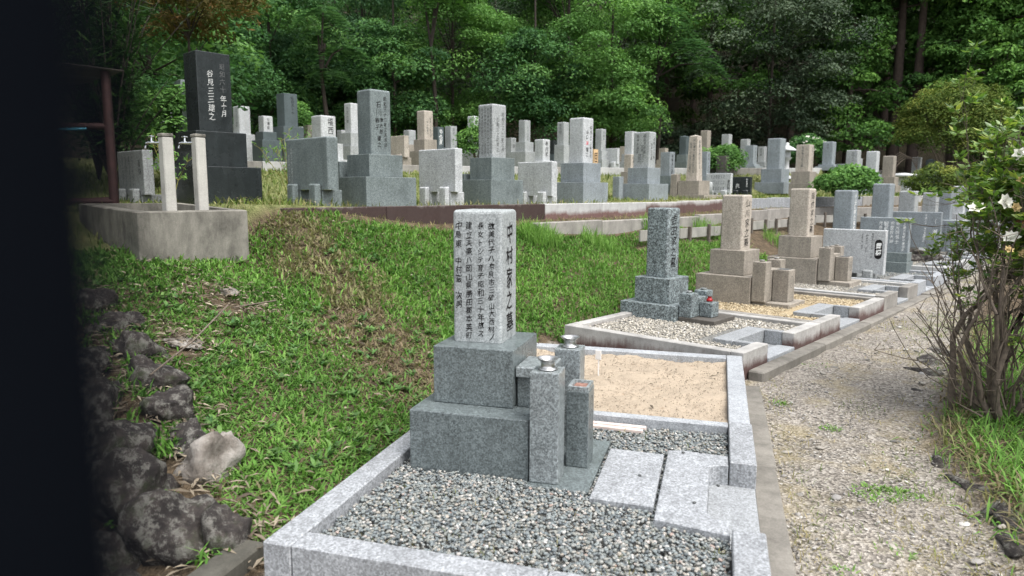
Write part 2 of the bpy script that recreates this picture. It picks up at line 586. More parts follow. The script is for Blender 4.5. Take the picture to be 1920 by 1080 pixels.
M['grass'] = leafy('grass_blades', (.038, .098, .020), (.098, .222, .040), (.21, .38, .085), (.20, .15, .10), .35)
M['grass_far'] = leafy('grass_far', (.055, .095, .02), (.12, .17, .042), (.23, .27, .09), (.30, .25, .13), .3)
M['leaf_mid'] = leafy('leaf_mid', (.024, .066, .026), (.062, .148, .050), (.145, .275, .08), trans=.35)
M['leaf_bright'] = leafy('leaf_bright', (.045, .105, .028), (.108, .228, .060), (.22, .39, .10), trans=.35)
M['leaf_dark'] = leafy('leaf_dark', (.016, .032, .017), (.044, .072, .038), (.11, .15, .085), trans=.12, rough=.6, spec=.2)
M['leaf_blue'] = leafy('leaf_blue_green', (.022, .060, .030), (.060, .132, .060), (.14, .245, .10), trans=.3)
M['leaf_conifer'] = leafy('leaf_conifer', (.030, .076, .022), (.086, .192, .042), (.19, .35, .075), trans=.3)
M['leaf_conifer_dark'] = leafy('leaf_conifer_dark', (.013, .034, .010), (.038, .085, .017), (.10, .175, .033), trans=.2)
M['leaf_olive'] = leafy('leaf_olive', (.04, .075, .016), (.105, .155, .032), (.25, .27, .06), trans=.25)
M['leaf_rust'] = leafy('leaf_rust', (.045, .06, .016), (.11, .09, .03), (.24, .12, .05), trans=.3)
M['leaf_gardenia'] = leafy('leaf_gardenia', (.05, .11, .022), (.15, .26, .048), (.40, .44, .08), trans=.35, rough=.35, spec=.5)
M['leaf_oleander'] = leafy('leaf_oleander', (.010, .028, .009), (.03, .07, .018), (.08, .15, .035), trans=.25, rough=.4)
M['leaf_litter'] = leafy('leaf_litter', (.06, .048, .036), (.15, .122, .09), (.31, .265, .20), trans=.1)

# ------------------------------------------------------------------ ground sheet
def spaced(stops):
    out = []
    for (a, b, st) in stops:
        out.append(np.arange(a, b, st))
    return np.concatenate(out)


gx = spaced([(-150, -40, 10), (-40, -14, 1.0), (-14, -6.5, .25), (-6.5, 5, .07), (5, 14, .25), (14, 40, 1.0), (40, 151, 10)])
gy = spaced([(-20, 0, 1.0), (0, 14, .07), (14, 24, .11), (24, 36, .25), (36, 60, 1.0), (60, 171, 10)])
GX, GY = np.meshgrid(gx, gy)
GZ = ground(GX, GY)
tt, ss0 = row_ts(GX, GY)
ss = ss0 - kerb_s(tt)
nx, ny = len(gx), len(gy)
low = (GX > -1.75 - .0 * GY) & (ss < -2.35)
ii = (np.arange(ny - 1)[:, None] * nx + np.arange(nx - 1)[None]).ravel()
gf = np.stack([ii, ii + 1, ii + nx + 1, ii + nx], -1)
dist = np.hypot(GX, GY)
bedr = smst(1.2, 1.5, GX - .35 * np.maximum(0, GY - 5.0))
w_path = np.where(low, 1.0 - bedr, 0.0)
w_turf = np.where((ss > .06) & (dist < 34), 1.0, 0.0)
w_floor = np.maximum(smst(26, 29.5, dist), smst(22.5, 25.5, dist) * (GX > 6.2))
zz = GZ + np.where(low, .012 * np.sin(GX * 9 + 1.3 * GY) * np.sin(GY * 7), 0)
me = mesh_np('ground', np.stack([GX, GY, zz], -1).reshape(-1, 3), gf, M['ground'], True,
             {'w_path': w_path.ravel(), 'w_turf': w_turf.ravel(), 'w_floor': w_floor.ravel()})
tag(put('ground', me), 'sloping cemetery ground with gravel path, grassy bank and terraces', 'ground', kind='structure')


# ------------------------------------------------------------------ pebbles (geometry-node instances)
def pebbles(name, label, pts, smin, smax, mat, cat='gravel', tilt=.45, sub=2):
    me = bpy.data.meshes.new(name)
    pts = np.asarray(pts, np.float32)
    me.vertices.add(len(pts))
    me.vertices.foreach_set('co', pts.ravel())
    o = put(name, me)
    ng = bpy.data.node_groups.new(name, 'GeometryNodeTree')
    ng.interface.new_socket('Geometry', in_out='INPUT', socket_type='NodeSocketGeometry')
    ng.interface.new_socket('Geometry', in_out='OUTPUT', socket_type='NodeSocketGeometry')
    N = ng.nodes.new
    gi, go = N('NodeGroupInput'), N('NodeGroupOutput')
    ico = N('GeometryNodeMeshIcoSphere')
    ico.inputs['Radius'].default_value = 1.0
    ico.inputs['Subdivisions'].default_value = sub
    sp = N('GeometryNodeSetPosition')
    nz = N('ShaderNodeTexNoise')
    nz.inputs['Scale'].default_value = .9
    sub_ = N('ShaderNodeVectorMath'); sub_.operation = 'SUBTRACT'; sub_.inputs[1].default_value = (.5, .5, .5)
    sm_ = N('GeometryNodeSetShadeSmooth')
    smt = N('GeometryNodeSetMaterial')
    smt.inputs['Material'].default_value = mat
    iop = N('GeometryNodeInstanceOnPoints')
    r1 = N('FunctionNodeRandomValue'); r1.data_type = 'FLOAT_VECTOR'
    r1.inputs[0].default_value = (-tilt, -tilt, 0); r1.inputs[1].default_value = (tilt, tilt, 6.283)
    r2 = N('FunctionNodeRandomValue'); r2.data_type = 'FLOAT_VECTOR'
    r2.inputs[0].default_value = smin; r2.inputs[1].default_value = smax
    r2.inputs['Seed'].default_value = 5
    L = ng.links.new
    L(nz.outputs['Color'], sub_.inputs[0])
    L(ico.outputs[0], sp.inputs['Geometry']); L(sub_.outputs[0], sp.inputs['Offset'])
    L(sp.outputs[0], sm_.inputs[0]); L(sm_.outputs[0], smt.inputs[0])
    L(gi.outputs[0], iop.inputs['Points']); L(smt.outputs[0], iop.inputs['Instance'])
    L(r1.outputs[0], iop.inputs['Rotation']); L(r2.outputs[0], iop.inputs['Scale'])
    L(iop.outputs[0], go.inputs[0])
    md = o.modifiers.new('scatter', 'NODES')
    md.node_group = ng
    return tag(o, label, cat, kind='stuff')


def sample_poly(n, x0, x1, y0, y1, z, zj, reject=None):
    p = np.stack([rng.uniform(x0, x1, n), rng.uniform(y0, y1, n), z + rng.uniform(-zj, zj, n)], -1)
    if reject is not None:
        p = p[~reject(p[:, 0], p[:, 1])]
    return p


def in_box(x, y, b): return (x > b[0]) & (x < b[1]) & (y > b[2]) & (y < b[3])


# ------------------------------------------------------------------ foreground plot
KX0, KX1, KI0, KI1 = -1.683, .222, -1.56, .098
kerb = thing('plot_kerb', (0, 0, 0), 0, 'pale granite kerb framing the nearest gravel plot and the sand plot', 'kerb')
kb = [
    (KX0, KI0, 2.227, 4.296, 'granite_kerb', .08), (KX0, KI0, 4.300, 6.134, 'granite_kerb2', .08),
    (KI0 + .004, -.55, 2.230, 2.352, 'granite_kerb', .08), (-.546, KX1 + .004, 2.230, 2.352, 'granite_kerb', .08),
    (KI1, KX1 + .008, 2.356, 2.872, 'granite_kerb', .082), (KI1, KX1 + .008, 3.625, 4.292, 'granite_kerb', .082),
    (KI0 + .004, KI1 - .004, 4.225, 4.300, 'granite_kerb2', .075),
    (KI1, KX1, 4.296, 6.134, 'granite_kerb2', .08),
    (KI0 + .004, KI1 - .004, 6.012, 6.136, 'granite_kerb2', .078)]
for (x0, x1, y0, y1, mt, zt) in kb:
    block('kerb_stone', x0, x1, y0, y1, -.32, zt, M[mt], kerb, .005)

for (x0, x1, y0, y1) in ((KI0 + .002, -.03, 2.354, 4.224), (-.03, KI1 - .002, 2.354, 2.853), (-.03, KI1 - .002, 3.64, 4.224)):
    block('sub_base', x0, x1, y0, y1, -.3, -.005, M['bed'], kerb, 0)
bed = [(-1.5, -.862, 3.2, 4.0), (-.862, -.545, 3.14, 3.89), (-.525, -.235, 3.04, 3.70), (-.222, .1, 2.9, 3.78)]
pp = sample_poly(26000, KI0 + .008, KI1 - .008, 2.36, 4.215, .022, .012, lambda x, y: sum(in_box(x, y, b) for b in bed) > 0)
# the pebbles lie a little higher in the middle of the bed
pp[:, 2] += .012 * np.sin((pp[:, 0] + 1.56) / 1.66 * math.pi) * np.sin((pp[:, 1] - 2.36) * 2.4)
pebbles('gravel', 'blue grey rounded pebbles filling the nearest plot', pp, (.005, .0042, .0035), (.0122, .0102, .0072), M['pebble'])
bm = bmesh.new()
bmesh.ops.create_grid(bm, x_segments=60, y_segments=60, size=.5)
for v in bm.verts:
    v.co.x *= (KI1 - KI0 - .006); v.co.y *= 1.708
    v.co.z = .016 * math.sin(v.co.x * 7 + 2 * v.co.y) * math.sin(v.co.y * 9) + .008 * math.sin(v.co.x * 23 + 5 * math.sin(v.co.y * 11)) + rnd.uniform(-.006, .006)
so = put('sand_bed', bm_mesh('sand_bed', bm, M['sand'], True), None, None, ((KI0 + KI1) / 2, 5.156, .035))
tag(so, 'smooth pale orange sand filling the plot behind the nearest grave', 'sand', kind='structure')
pebbles('sand_grains', 'loose coarse grains on the sand plot', sample_poly(2600, KI0 + .03, KI1 - .03, 4.32, 5.99, .045, .006), (.003, .003, .002), (.006, .005, .003), M['grain'], 'sand', sub=1)

# paving in front of the grave
sl = put('paving_slab', poly_mesh('paving_slab', [(-.525, 3.044), (-.235, 3.034), (-.238, 3.695), (-.527, 3.704)], -.02, .06, M['granite_kerb']))
tag(sl, 'square pale granite paving slab beside the incense stand', 'slab')
pts = [(-.222, 2.915), (.092, 2.856)]
cxn, cyn, rn = .0, 0, .075
pts += [(.092, 2.985)]
for k in range(7):
    a = R(270 - 90 * k / 6)
    pts.append((.072 + .075 * math.cos(a), 3.06 + .075 * math.sin(a)))
for k in range(7):
    a = R(180 - 90 * k / 6)
    pts.append((.072 + .075 * math.cos(a), 3.555 + .075 * math.sin(a)))
pts += [(.092, 3.63), (.092, 3.765), (-.15, 3.785), (-.22, 3.765)]
sl = put('paving_slab', poly_mesh('paving_slab', pts, -.06, .06, M['granite_kerb']))
tag(sl, 'pale granite slab with a rounded notch cut out at the kerb entrance', 'slab')
st = put('entrance_step', poly_mesh('entrance_step', [(-.004, 2.86), (.228, 2.876), (.226, 3.621), (-.004, 3.635)], -.3, -.045, M['granite_step']))
tag(st, 'low granite step set in the gap of the nearest kerb', 'step')
# dark studs on the paving
for i, (x, y, z) in enumerate([(-.33, 3.36, .06), (-.06, 3.12, .06), (.10, 2.46, .083), (.045, 3.60, -.045), (-.14, 3.74, .06), (-.05, 3.77, .06)]):
    pb = put('loose_pebble', box_mesh('loose_pebble', .016, .013, .009, M['ink_grey'], .004, 2), None, None, (x, y, z), (0, 0, i))
    tag(pb, ['dark pebble lying on the square paving slab', 'dark pebble on the near half of the notched slab', 'dark pebble on the right kerb near the corner',
             'dark pebble on the entrance step', 'dark pebble at the far left corner of the notched slab', 'dark pebble at the far edge of the notched slab'][i], 'pebble')

ft = thing('concrete_footing', (0, 0, 0), 0, 'weathered concrete strip footing along the outside of the nearest kerb', 'footing')
for (y0, y1, dx) in ((1.0, 2.6, 0), (2.606, 4.2, .004), (4.206, 6.0, .01)):
    block('footing_slab', KX1 + .012, .365 + dx, y0, y1, -.4, -.135, M['footing'], ft, .008)
gt = thing('gutter', (0, 0, 0), 0, 'dark concrete gutter between the nearest kerb and the bank', 'gutter')
block('gutter_floor', -1.84, KX0 - .006, .6, 6.3, -.4, -.17, M['gutter'], gt, .004)
block('gutter_wall', -1.98, -1.842, .6, 2.46, -.4, -.06, M['gutter'], gt, .012)

# planks and little plastic sign
for i, (y, z, l, lab) in enumerate([(4.175, .02, .36, 'pale weathered plank lying behind the paving, nearer the sand'), (4.125, .018, .35, 'pale weathered plank lying behind the paving, nearer the camera')]):
    p_ = put('plank', box_mesh('plank', l, .035, .022, M['board_pale'], .004), None, None, (-.56 - .01 * i, y, z), (0, 0, R(-1 - i)))
    tag(p_, lab, 'plank')
sg = thing('plot_sign', (-.862, 5.3, .035), R(-20), 'small faded white plate on a thin stake in the sand', 'sign')
put('stake', box_mesh('stake', .010, .006, .2, M['stake_white'], .002), None, sg, (0, 0, -.04))
put('plate', box_mesh('plate', .05, .006, .075, M['stake_white'], .002), None, sg, (.0, -.007, .13))


# ------------------------------------------------------------------ second row of plots
C0 = np.array([.245, 6.165])
RU = np.array(EU)
RV = np.array(EN)
ROT = -TA


def rc(a, b):
    q = C0 + a * RU + b * RV
    return float(q[0]), float(q[1])


def row_block(name, a0, a1, b0, b1, z0, z1, mat, parent, bev=.006):
    """box in row coordinates: a along the row, b towards the bank"""
    x, y = rc((a0 + a1) / 2, (b0 + b1) / 2)
    me = box_mesh(name, b1 - b0, a1 - a0, z1 - z0, mat, bev)
    return put(name, me, None, parent, (x, y, z0), (0, 0, ROT))


plots = [
    # a0, a1, notch0, notch1, top z, kerb materials (near, outer near, outer far), fill, label
    (-.02, 1.88, .50, 1.14, .10, ('kerb_stain', 'kerb_stain2', 'kerb_stain2'), 'pale', 'lichen stained kerb around the plot of the dark speckled grave'),
    (1.89, 4.28, 2.52, 3.22, .10, ('kerb_grey', 'kerb_stain', 'kerb_stain'), 'straw', 'brown stained kerb around the straw covered plot'),
    (4.29, 6.08, 4.95, 5.5, .12, ('kerb_light', 'kerb_grey', 'kerb_grey'), 'pale', 'grey kerb around the second beige grave of the lower row'),
    (6.09, 8.1, 6.6, 7.2, .13, ('granite_kerb2', 'granite_kerb2', 'granite_kerb2'), 'pebble', 'bright white kerb round the pale memorial slab'),
    (8.11, 10.2, 8.8, 9.4, .20, ('kerb_light', 'kerb_light', 'kerb_light'), 'pale', 'light kerb round the slab on a rough rock'),
    (10.21, 12.6, 11.0, 11.6, .24, ('granite_kerb2', 'granite_kerb2', 'granite_kerb2'), 'pale', 'white kerb of the plot partly hidden by the flowering shrub')]
BACK = 1.92
for i, (a0, a1, n0, n1, zt, mk, fill, lab) in enumerate(plots):
    k = thing('plot_kerb', (*rc(a0, 0), 0), 0, lab, 'kerb')
    k.location = (0, 0, 0)
    row_block('kerb_stone', a0, a0 + .11, .124, BACK, -.3, zt, M[mk[0]], k)
    row_block('kerb_stone', a0, n0, 0, .12, -.3, zt + .004, M[mk[1]], k)
    row_block('kerb_stone', n1, a1, 0, .12, -.3, zt + .002, M[mk[2]], k)
    row_block('kerb_stone', a1 - .11, a1, .124, BACK, -.3, zt - .002, M[mk[0]], k)
    row_block('kerb_stone', a0 + .114, a1 - .114, BACK - .11, BACK, -.3, zt, M[mk[0]], k)
    # entrance: inner lip and low step
    row_block('entrance_step', n0 + .004, n1 - .004, -.01, .16, -.3, -.03, M['granite_kerb2' if i in (0, 3, 5) else 'granite_step'], k)
    row_block('entrance_slab', n0 - .08, n0 - .004, .125, .30, -.3, zt, M['granite_step'], k)
    row_block('entrance_slab', n1 + .004, n1 + .08, .125, .30, -.3, zt, M['granite_step'], k)
    row_block('entrance_slab', n0 - .08, n1 + .08, .304, .50, -.3, zt - .003, M['granite_step'], k)
    row_block('bed', n0 - .08, n1 + .08, .504, .662, -.3, zt - .05, M['straw' if fill == 'straw' else 'bed'], k, 0)
    row_block('kerb_return', n0, n1, .162, .300, -.3, -.04, M['granite_step'], k)
    row_block('bed', a0 + .112, a1 - .112, .664, BACK - .112, -.3, zt - .05, M['straw' if fill == 'straw' else 'bed'], k, 0)
    row_block('bed', a0 + .112, n0 - .082, .122, .662, -.3, zt - .05, M['straw' if fill == 'straw' else 'bed'], k, 0)
    row_block('bed', n1 + .082, a1 - .112, .122, .662, -.3, zt - .05, M['straw' if fill == 'straw' else 'bed'], k, 0)
    n = (9000, 6500, 4500, 4500, 2500, 2500)[i]
    ab = np.stack([rng.uniform(a0 + .12, a1 - .12, n), rng.uniform(.13, BACK - .12, n)], -1)
    ab = ab[~((ab[:, 0] > n0 - .09) & (ab[:, 0] < n1 + .09) & (ab[:, 1] < .67))]
    xy = C0 + ab[:, :1] * RU + ab[:, 1:] * RV
    pz = np.concatenate([xy, (zt - .047 + rng.uniform(-.008, .012, len(xy)))[:, None]], 1)
    pebbles('gravel', ['pale gravel round the dark speckled grave', 'straw coloured chips round the first beige grave', 'pale gravel round the second beige grave',
                       'blue grey gravel in front of the pale memorial slab', 'pale gravel round the slab on the rock', 'pale gravel behind the flowering shrub'][i],
            pz, (.006, .005, .004), (.017, .014, .010), M[{'pale': 'pebble_pale', 'straw': 'pebble_straw', 'pebble': 'pebble'}[fill]], sub=1)
ft = thing('concrete_footing', (0, 0, 0), 0, 'long weathered concrete strip along the lower row of plots', 'footing')
for j in range(8):
    row_block('footing_slab', .05 + j * 1.55, 1.59 + j * 1.55, -.15, -.012 if j else -.012, -.4, -.055 + .018 * max(0, j - 3), M['footing'], ft, .012)

# ------------------------------------------------------------------ kerbs of the upper terraces
def line_block(name, t0, t1, s0, s1, z0, z1, mat, parent, bev=.008):
    """box along the upper row line (follows its bend)"""
    tm = (t0 + t1) / 2
    q0 = row_xy(t0, (s0 + s1) / 2 + float(kerb_s(t0)))
    q1 = row_xy(t1, (s0 + s1) / 2 + float(kerb_s(t1)))
    ang = math.atan2(q1[1] - q0[1], q1[0] - q0[0]) - math.pi / 2
    l = math.hypot(q1[0] - q0[0], q1[1] - q0[1]) + .004
    me = box_mesh(name, s1 - s0, l, z1 - z0, mat, bev)
    return put(name, me, None, parent, ((q0[0] + q1[0]) / 2, (q0[1] + q1[1]) / 2, z0), (0, 0, ang))


k = thing('retaining_kerb', (0, 0, 0), 0, 'long kerb edging the upper terrace, dark maroon stained on the left', 'kerb')
tk = [-1.25, .1, 1.6, 3.1, 4.6, 6.0, 7.4, 8.8, 10.2, 11.6, 13.0, 14.4, 15.8, 17.4, 19.0, 21.0]
for j in range(len(tk) - 1):
    zt = 1.275 + .012 * max(0, tk[j] - 6)
    mt = ['kerb_maroon', 'kerb_maroon', 'kerb_maroon', 'kerb_light', 'kerb_light', 'kerb_stain2', 'kerb_stain2', 'kerb_stain2', 'granite_kerb', 'granite_kerb', 'granite_kerb', 'kerb_grey', 'kerb_light', 'kerb_light', 'kerb_light'][j]
    line_block('kerb_stone', tk[j] + .004, tk[j + 1] - .004, -.02, .14, zt - .165 - (.06 if j > 8 else 0) - .2, zt, M[mt], k)
    # gravel-filled fronts of the single plots
k2 = thing('terrace_kerb', (0, 0, 0), 0, 'low weathered concrete kerb running below the upper terrace kerb', 'kerb')
for j in range(9):
    t0 = 2.3 + j * 1.6
    line_block('kerb_stone', t0, t0 + 1.592, -.52, -.40, .75, 1.03 - .02 * math.sin(j) + .012 * max(0, t0 - 6), M['kerb_grey'], k2, .012)
k3 = thing('board_edging', (0, 0, 0), 0, 'weathered board edging with dark stakes across the top of the bank', 'fence')
for j in range(9):
    t0 = 4.2 + j * 1.25
    zb = .70 - .015 * (j % 3) + .012 * max(0, t0 - 6)
    line_block('board', t0, t0 + 1.235, -1.02, -.99, zb, zb + .17, M['wood_old'], k3, .004)
    for q in (.25, .95):
        line_block('stake', t0 + q, t0 + q + .05, -1.075, -1.025, zb - .2, zb + .2 + .02 * ((j * 7 + int(q * 10)) % 3), M['stake'], k3, .006)
k4 = thing('upper_kerb', (0, 0, 0), 0, 'pale concrete kerb of the highest terrace in front of the rear graves', 'kerb')
def sk_of(t): return float(np.clip(7.2 - .3 * (t - 2), 2.6, 8.))
for j in range(16):
    t0, t1 = 1.0 + j * 1.4, 2.39 + j * 1.4
    q0 = row_xy(t0, sk_of(t0) + float(kerb_s(t0))); q1 = row_xy(t1, sk_of(t1) + float(kerb_s(t1)))
    ang = math.atan2(q1[1] - q0[1], q1[0] - q0[0]) - math.pi / 2
    zt = 2.07 + .012 * max(0, t0 - 6)
    put('kerb_stone', box_mesh('kerb_stone', .13, math.hypot(q1[0] - q0[0], q1[1] - q0[1]), .55, M['kerb_light' if j % 3 else 'kerb_grey'], .01), None, k4,
        ((q0[0] + q1[0]) / 2, (q0[1] + q1[1]) / 2, zt - .55), (0, 0, ang))

# ------------------------------------------------------------------ lettering
_gl = {}


def glyph(ch, bold=0.0):
    key = (ch, bold)
    if key not in _gl:
        cu = bpy.data.curves.new('glyph', 'FONT')
        cu.body = ch
        cu.size = 1.0
        cu.resolution_u = 1
        cu.offset = bold
        ob = bpy.data.objects.new('glyph', cu)
        me = bpy.data.meshes.new_from_object(ob)
        me.calc_loop_triangles()
        v = np.array([x.co[:2] for x in me.vertices]).reshape(-1, 2)
        f = [tuple(t.vertices) for t in me.loop_triangles]
        if len(v):
            v = v - (v.max(0) + v.min(0)) / 2
        bpy.data.objects.remove(ob)
        bpy.data.curves.remove(cu)
        bpy.data.meshes.remove(me)
        _gl[key] = (v, np.array(f, int).reshape(-1, 3))
    return _gl[key]


def inscription(parent, w, d, h, face, cols, ink, z0=0.0, top=1.0, bold=0.004, name='inscription', label=None):
    """one object per column; cols: (text, x fraction -.5...5 of the face, top fraction 0..1 from the top, cell height m[, width m])"""
    for c in cols:
        text, xf, tf, cell = c[:4]
        cw = c[4] if len(c) > 4 else cell * .92
        fw = w if face == 'near' else d
        zc = z0 + h * (1 - tf)
        V, Fc, off = [], [], 0
        for ch in text + '　':
            zc -= cell
            if ch in ' 　':
                if V:
                    o = put(name, mesh_np(name, np.concatenate(V), np.concatenate(Fc), M[ink]), None, parent)
                    if label: o['label'] = label
                V, Fc, off = [], [], 0
                continue
            gv, gf_ = glyph(ch, bold)
            if not len(gf_): continue
            ph = [rnd.uniform(0, 6.28) for _ in range(4)]           # brush-like unevenness
            gv = gv + .035 * np.stack([np.sin(5.2 * gv[:, 1] + ph[0]) + .5 * np.sin(17 * gv[:, 1] + ph[1]), np.sin(4.7 * gv[:, 0] + ph[2]) + .5 * np.sin(15 * gv[:, 0] + ph[3])], -1)
            jx, jz = rnd.uniform(-.04, .04) * cell, rnd.uniform(-.04, .04) * cell
            sx_, sz_ = rnd.uniform(.82, 1.0), rnd.uniform(.84, 1.02)
            sh_ = rnd.uniform(.04, .14)
            a = xf * fw + gv[:, 0] * cw * sx_ + jx
            b = zc + cell / 2 + (gv[:, 1] + gv[:, 0] * sh_) * cell * sz_ + jz
            inset = (1 - top) * .5 * (b - z0) / h
            if face == 'near':
                p = np.stack([a, -d / 2 - .0016 + inset * d, b], -1)
            else:
                p = np.stack([w / 2 + .0016 - inset * w, a, b], -1)
            V.append(p); Fc.append(gf_ + off); off += len(p)


def gravestone(x, y, z, rot, label, levels, shaft, texts=(), name='gravestone', cat='gravestone', group=None, sink=.06):
    """levels: bottom-up (w,d,h,mat); shaft: (w,d,h,mat,style)"""
    g = thing(name, (x, y, z), rot, label, cat, group)
    zc = -sink
    names = ['base', 'pedestal', 'upper_pedestal']
    for i, (w, d, h, mt) in enumerate(levels):
        hh = h + (sink if i == 0 else 0)
        put(names[i], box_mesh(names[i], w, d, hh, M[mt], .006, 2), None, g, (0, 0, zc))
        zc += hh + .001
    w, d, h, mt, style = shaft
    kw = {'round': dict(topbev=min(.028, w * .085)), 'flat': dict(bev=.006), 'peak': dict(bev=.004, peak=w * .2), 'taper': dict(bev=.004, top=.74, peak=w * .14)}[style]
    s = put('shaft', box_mesh('shaft', w, d, h, M[mt], **kw), None, g, (0, 0, zc))
    for (face, ink, cols) in texts:
        inscription(s, w, d, h, face, cols, ink, top=.74 if style == 'taper' else 1.0)
    return g, s, zc


# ------------------------------------------------------------------ the nearest grave
ng = thing('gravestone', (-1.2, 3.62, 0), 0, 'nearest gravestone, pale speckled granite on two polished grey blocks', 'gravestone')
def lb(name, x0, x1, y0, y1, z0, z1, mt, parent=ng, org=(-1.2, 3.62, 0), **kw):
    me = box_mesh(name, x1 - x0, y1 - y0, z1 - z0, M[mt], **kw)
    return put(name, me, None, parent, ((x0 + x1) / 2 - org[0], (y0 + y1) / 2 - org[1], z0 - org[2]))
lb('base', -1.500, -.862, 3.212, 4.02, -.12, .338, 'granite_front', bev=.005, seg=2)
lb('pedestal', -1.430, -.990, 3.372, 3.865, .339, .645, 'granite_front', bev=.005, seg=2)
sh = lb('shaft', -1.372, -1.096, 3.515, 3.805, .646, 1.356, 'granite_front_top', topbev=.02)
inscription(sh, .276, .29, .71, 'near', [
    ('故美代子ハ奈良市三碓山大西村ノ', .30, .085, .0425), ('長女トシテ育チ昭和三十年故ス', .08, .085, .0445),
    ('建立夫豪ハ岡山県勝田郡本英町', -.16, .085, .0455), ('中島東　中村巌　次男', -.37, .085, .047)], 'ink_black', bold=.006)
inscription(sh, .276, .29, .71, 'front', [('中村家之墓', .0, .085, .122, .13)], 'ink_black', bold=.012)
bs = lb('stand_slab', -.858, -.552, 3.152, 3.885, -.05, .034, 'granite_front', bev=.004)
for (y0, y1) in ((3.19, 3.335), (3.72, 3.865)):
    p = lb('flower_stand', -.852, -.708, y0, y1, .035, .592, 'granite_pillar', bev=.005, seg=2)
    cu = put('vase', lathe_mesh('vase', [(.0, .004), (.048, .004), (.049, .006), (.036, .010), (.034, .012), (.034, .04), (.036, .042), (.052, .056), (.054, .058), (.050, .056), (.03, .044), (.03, .012), (.0, .012)], M['steel'], 28), None, p, (0, 0, .557))
lb('offering_table', -.985, -.80, 3.40, 3.66, .50, .556, 'granite_pillar', bev=.005)
lb('table_support', -.98, -.86, 3.42, 3.64, .339, .499, 'granite_front', bev=.004)
ic = lb('incense_stand', -.722, -.606, 3.44, 3.60, .035, .44, 'granite_front', bev=.004, seg=2)
# recessed bowl: rim frame standing on the block, ash inside
rim = bmesh.new()
def ringpts(hx, hy, r, z, n=5):
    out = []
    for (sx, sy, a0) in ((1, 1, 0), (-1, 1, 90), (-1, -1, 180), (1, -1, 270)):
        for k_ in range(n):
            a = R(a0 + 90 * k_ / (n - 1))
            out.append((sx * (hx - r) + r * math.cos(a), sy * (hy - r) + r * math.sin(a), z))
    return out
rs = [ringpts(.055, .077, .004, .0), ringpts(.055, .077, .004, .022), ringpts(.040, .058, .012, .022), ringpts(.036, .054, .012, .004)]
V = [rim.verts.new(p) for q in rs for p in q]
n_ = len(rs[0])
for j in range(3):
    for k_ in range(n_):
        rim.faces.new((V[j * n_ + k_], V[j * n_ + (k_ + 1) % n_], V[(j + 1) * n_ + (k_ + 1) % n_], V[(j + 1) * n_ + k_]))
put('bowl_rim', bm_mesh('bowl_rim', rim, M['granite_pillar']), None, ic, (0, 0, .4055))
put('ash', poly_mesh('ash', [(p[0], p[1]) for p in ringpts(.034, .052, .012, 0)], .0, .010, M['ash'], 0), None, ic, (0, 0, .406))
# crest outline on the incense stand: oval ring with a small flower
def crest(parent, x, zc, ry, rz, mt='ink_grey'):
    vs_, fs_ = [], []
    def add_ring(r0y, r0z, th, n=24):
        o_ = len(vs_)
        for k_ in range(n):
            a = 2 * math.pi * k_ / n
            vs_.append((0, r0y * math.cos(a), r0z * math.sin(a)))
            vs_.append((0, (r0y - th) * math.cos(a), (r0z - th) * math.sin(a)))
        for k_ in range(n):
            a_, b_ = o_ + 2 * k_, o_ + 2 * ((k_ + 1) % n)
            fs_.append((a_, a_ + 1, b_ + 1, b_))
    add_ring(ry, rz, .006)
    add_ring(ry * .42, rz * .38, .005)
    for k_ in range(5):
        a = 2 * math.pi * k_ / 5 + .3
        o_ = len(vs_)
        cy_, cz_ = ry * .66 * math.cos(a), rz * .62 * math.sin(a)
        for dy, dz in ((-.006, 0), (0, -.006), (.006, 0), (0, .006)):
            vs_.append((0, cy_ + dy, cz_ + dz))
        fs_.append((o_, o_ + 1, o_ + 2, o_ + 3))
    return put('crest', mesh_np('crest', vs_, fs_, M[mt]), None, parent, (x, 0, zc))
crest(ic, .0596, .25, .055, .12)

# ------------------------------------------------------------------ lower row beside the path
def pt(v): return v
# dark speckled grave
def row_grave(x, y, z, label, mats, w, h, zped, zbase, pw, bw, bd, texts, style='round'):
    return gravestone(x, y, z, ROT, label, [(bw, bd, zbase - z, mats[0]), (pw, pw, zped - zbase, mats[1])], (w, w, h, mats[2], style), texts, sink=.1)


def stand_set(g, x0, near_h, inc_h, mt, span=.42, sz=.15, inc=.17, slab=None, gap=.0, glass=False):
    """flower stands, water stone and incense stand in front (+x) of a grave; x0 = front face of the base"""
    if slab: put('stand_slab', box_mesh('stand_slab', slab[0], slab[1], .10, M[slab[2]], .006), None, g, (x0 + slab[0] / 2 + .01, 0, -.05))
    zb = .052 if slab else -.03
    for sy in (-1, 1):
        fs_ = put('flower_stand', box_mesh('flower_stand', sz, sz, near_h, M[mt], .005), None, g, (x0 + sz / 2 + .012, sy * span / 2, zb))
        put('vase', lathe_mesh('vase', [(0, 0), (.028, 0), (.028, .012), (.036, .02), (.036, .022), (.02, .014), (0, .012)], M['steel'], 16), None, fs_, (0, 0, near_h))
    put('water_stone', box_mesh('water_stone', sz * 1.0, span - sz - .02, near_h * .8, M[mt], .005), None, g, (x0 + sz / 2 + .012, 0, zb))
    ix = x0 + sz + inc / 2 + .02
    ic_ = put('incense_stand', box_mesh('incense_stand', inc, inc * 1.05, inc_h, M[mt], .006), None, g, (ix, 0, zb))
    put('ash_bowl', box_mesh('ash_bowl', inc * .66, inc * .66, .004, M['ink_grey'], 0), None, ic_, (0, 0, inc_h + .001))
    if not glass: crest(ic_, inc / 2 + .0018, inc_h * .62, inc * .3, inc * .36)
    return ic_, ix, zb


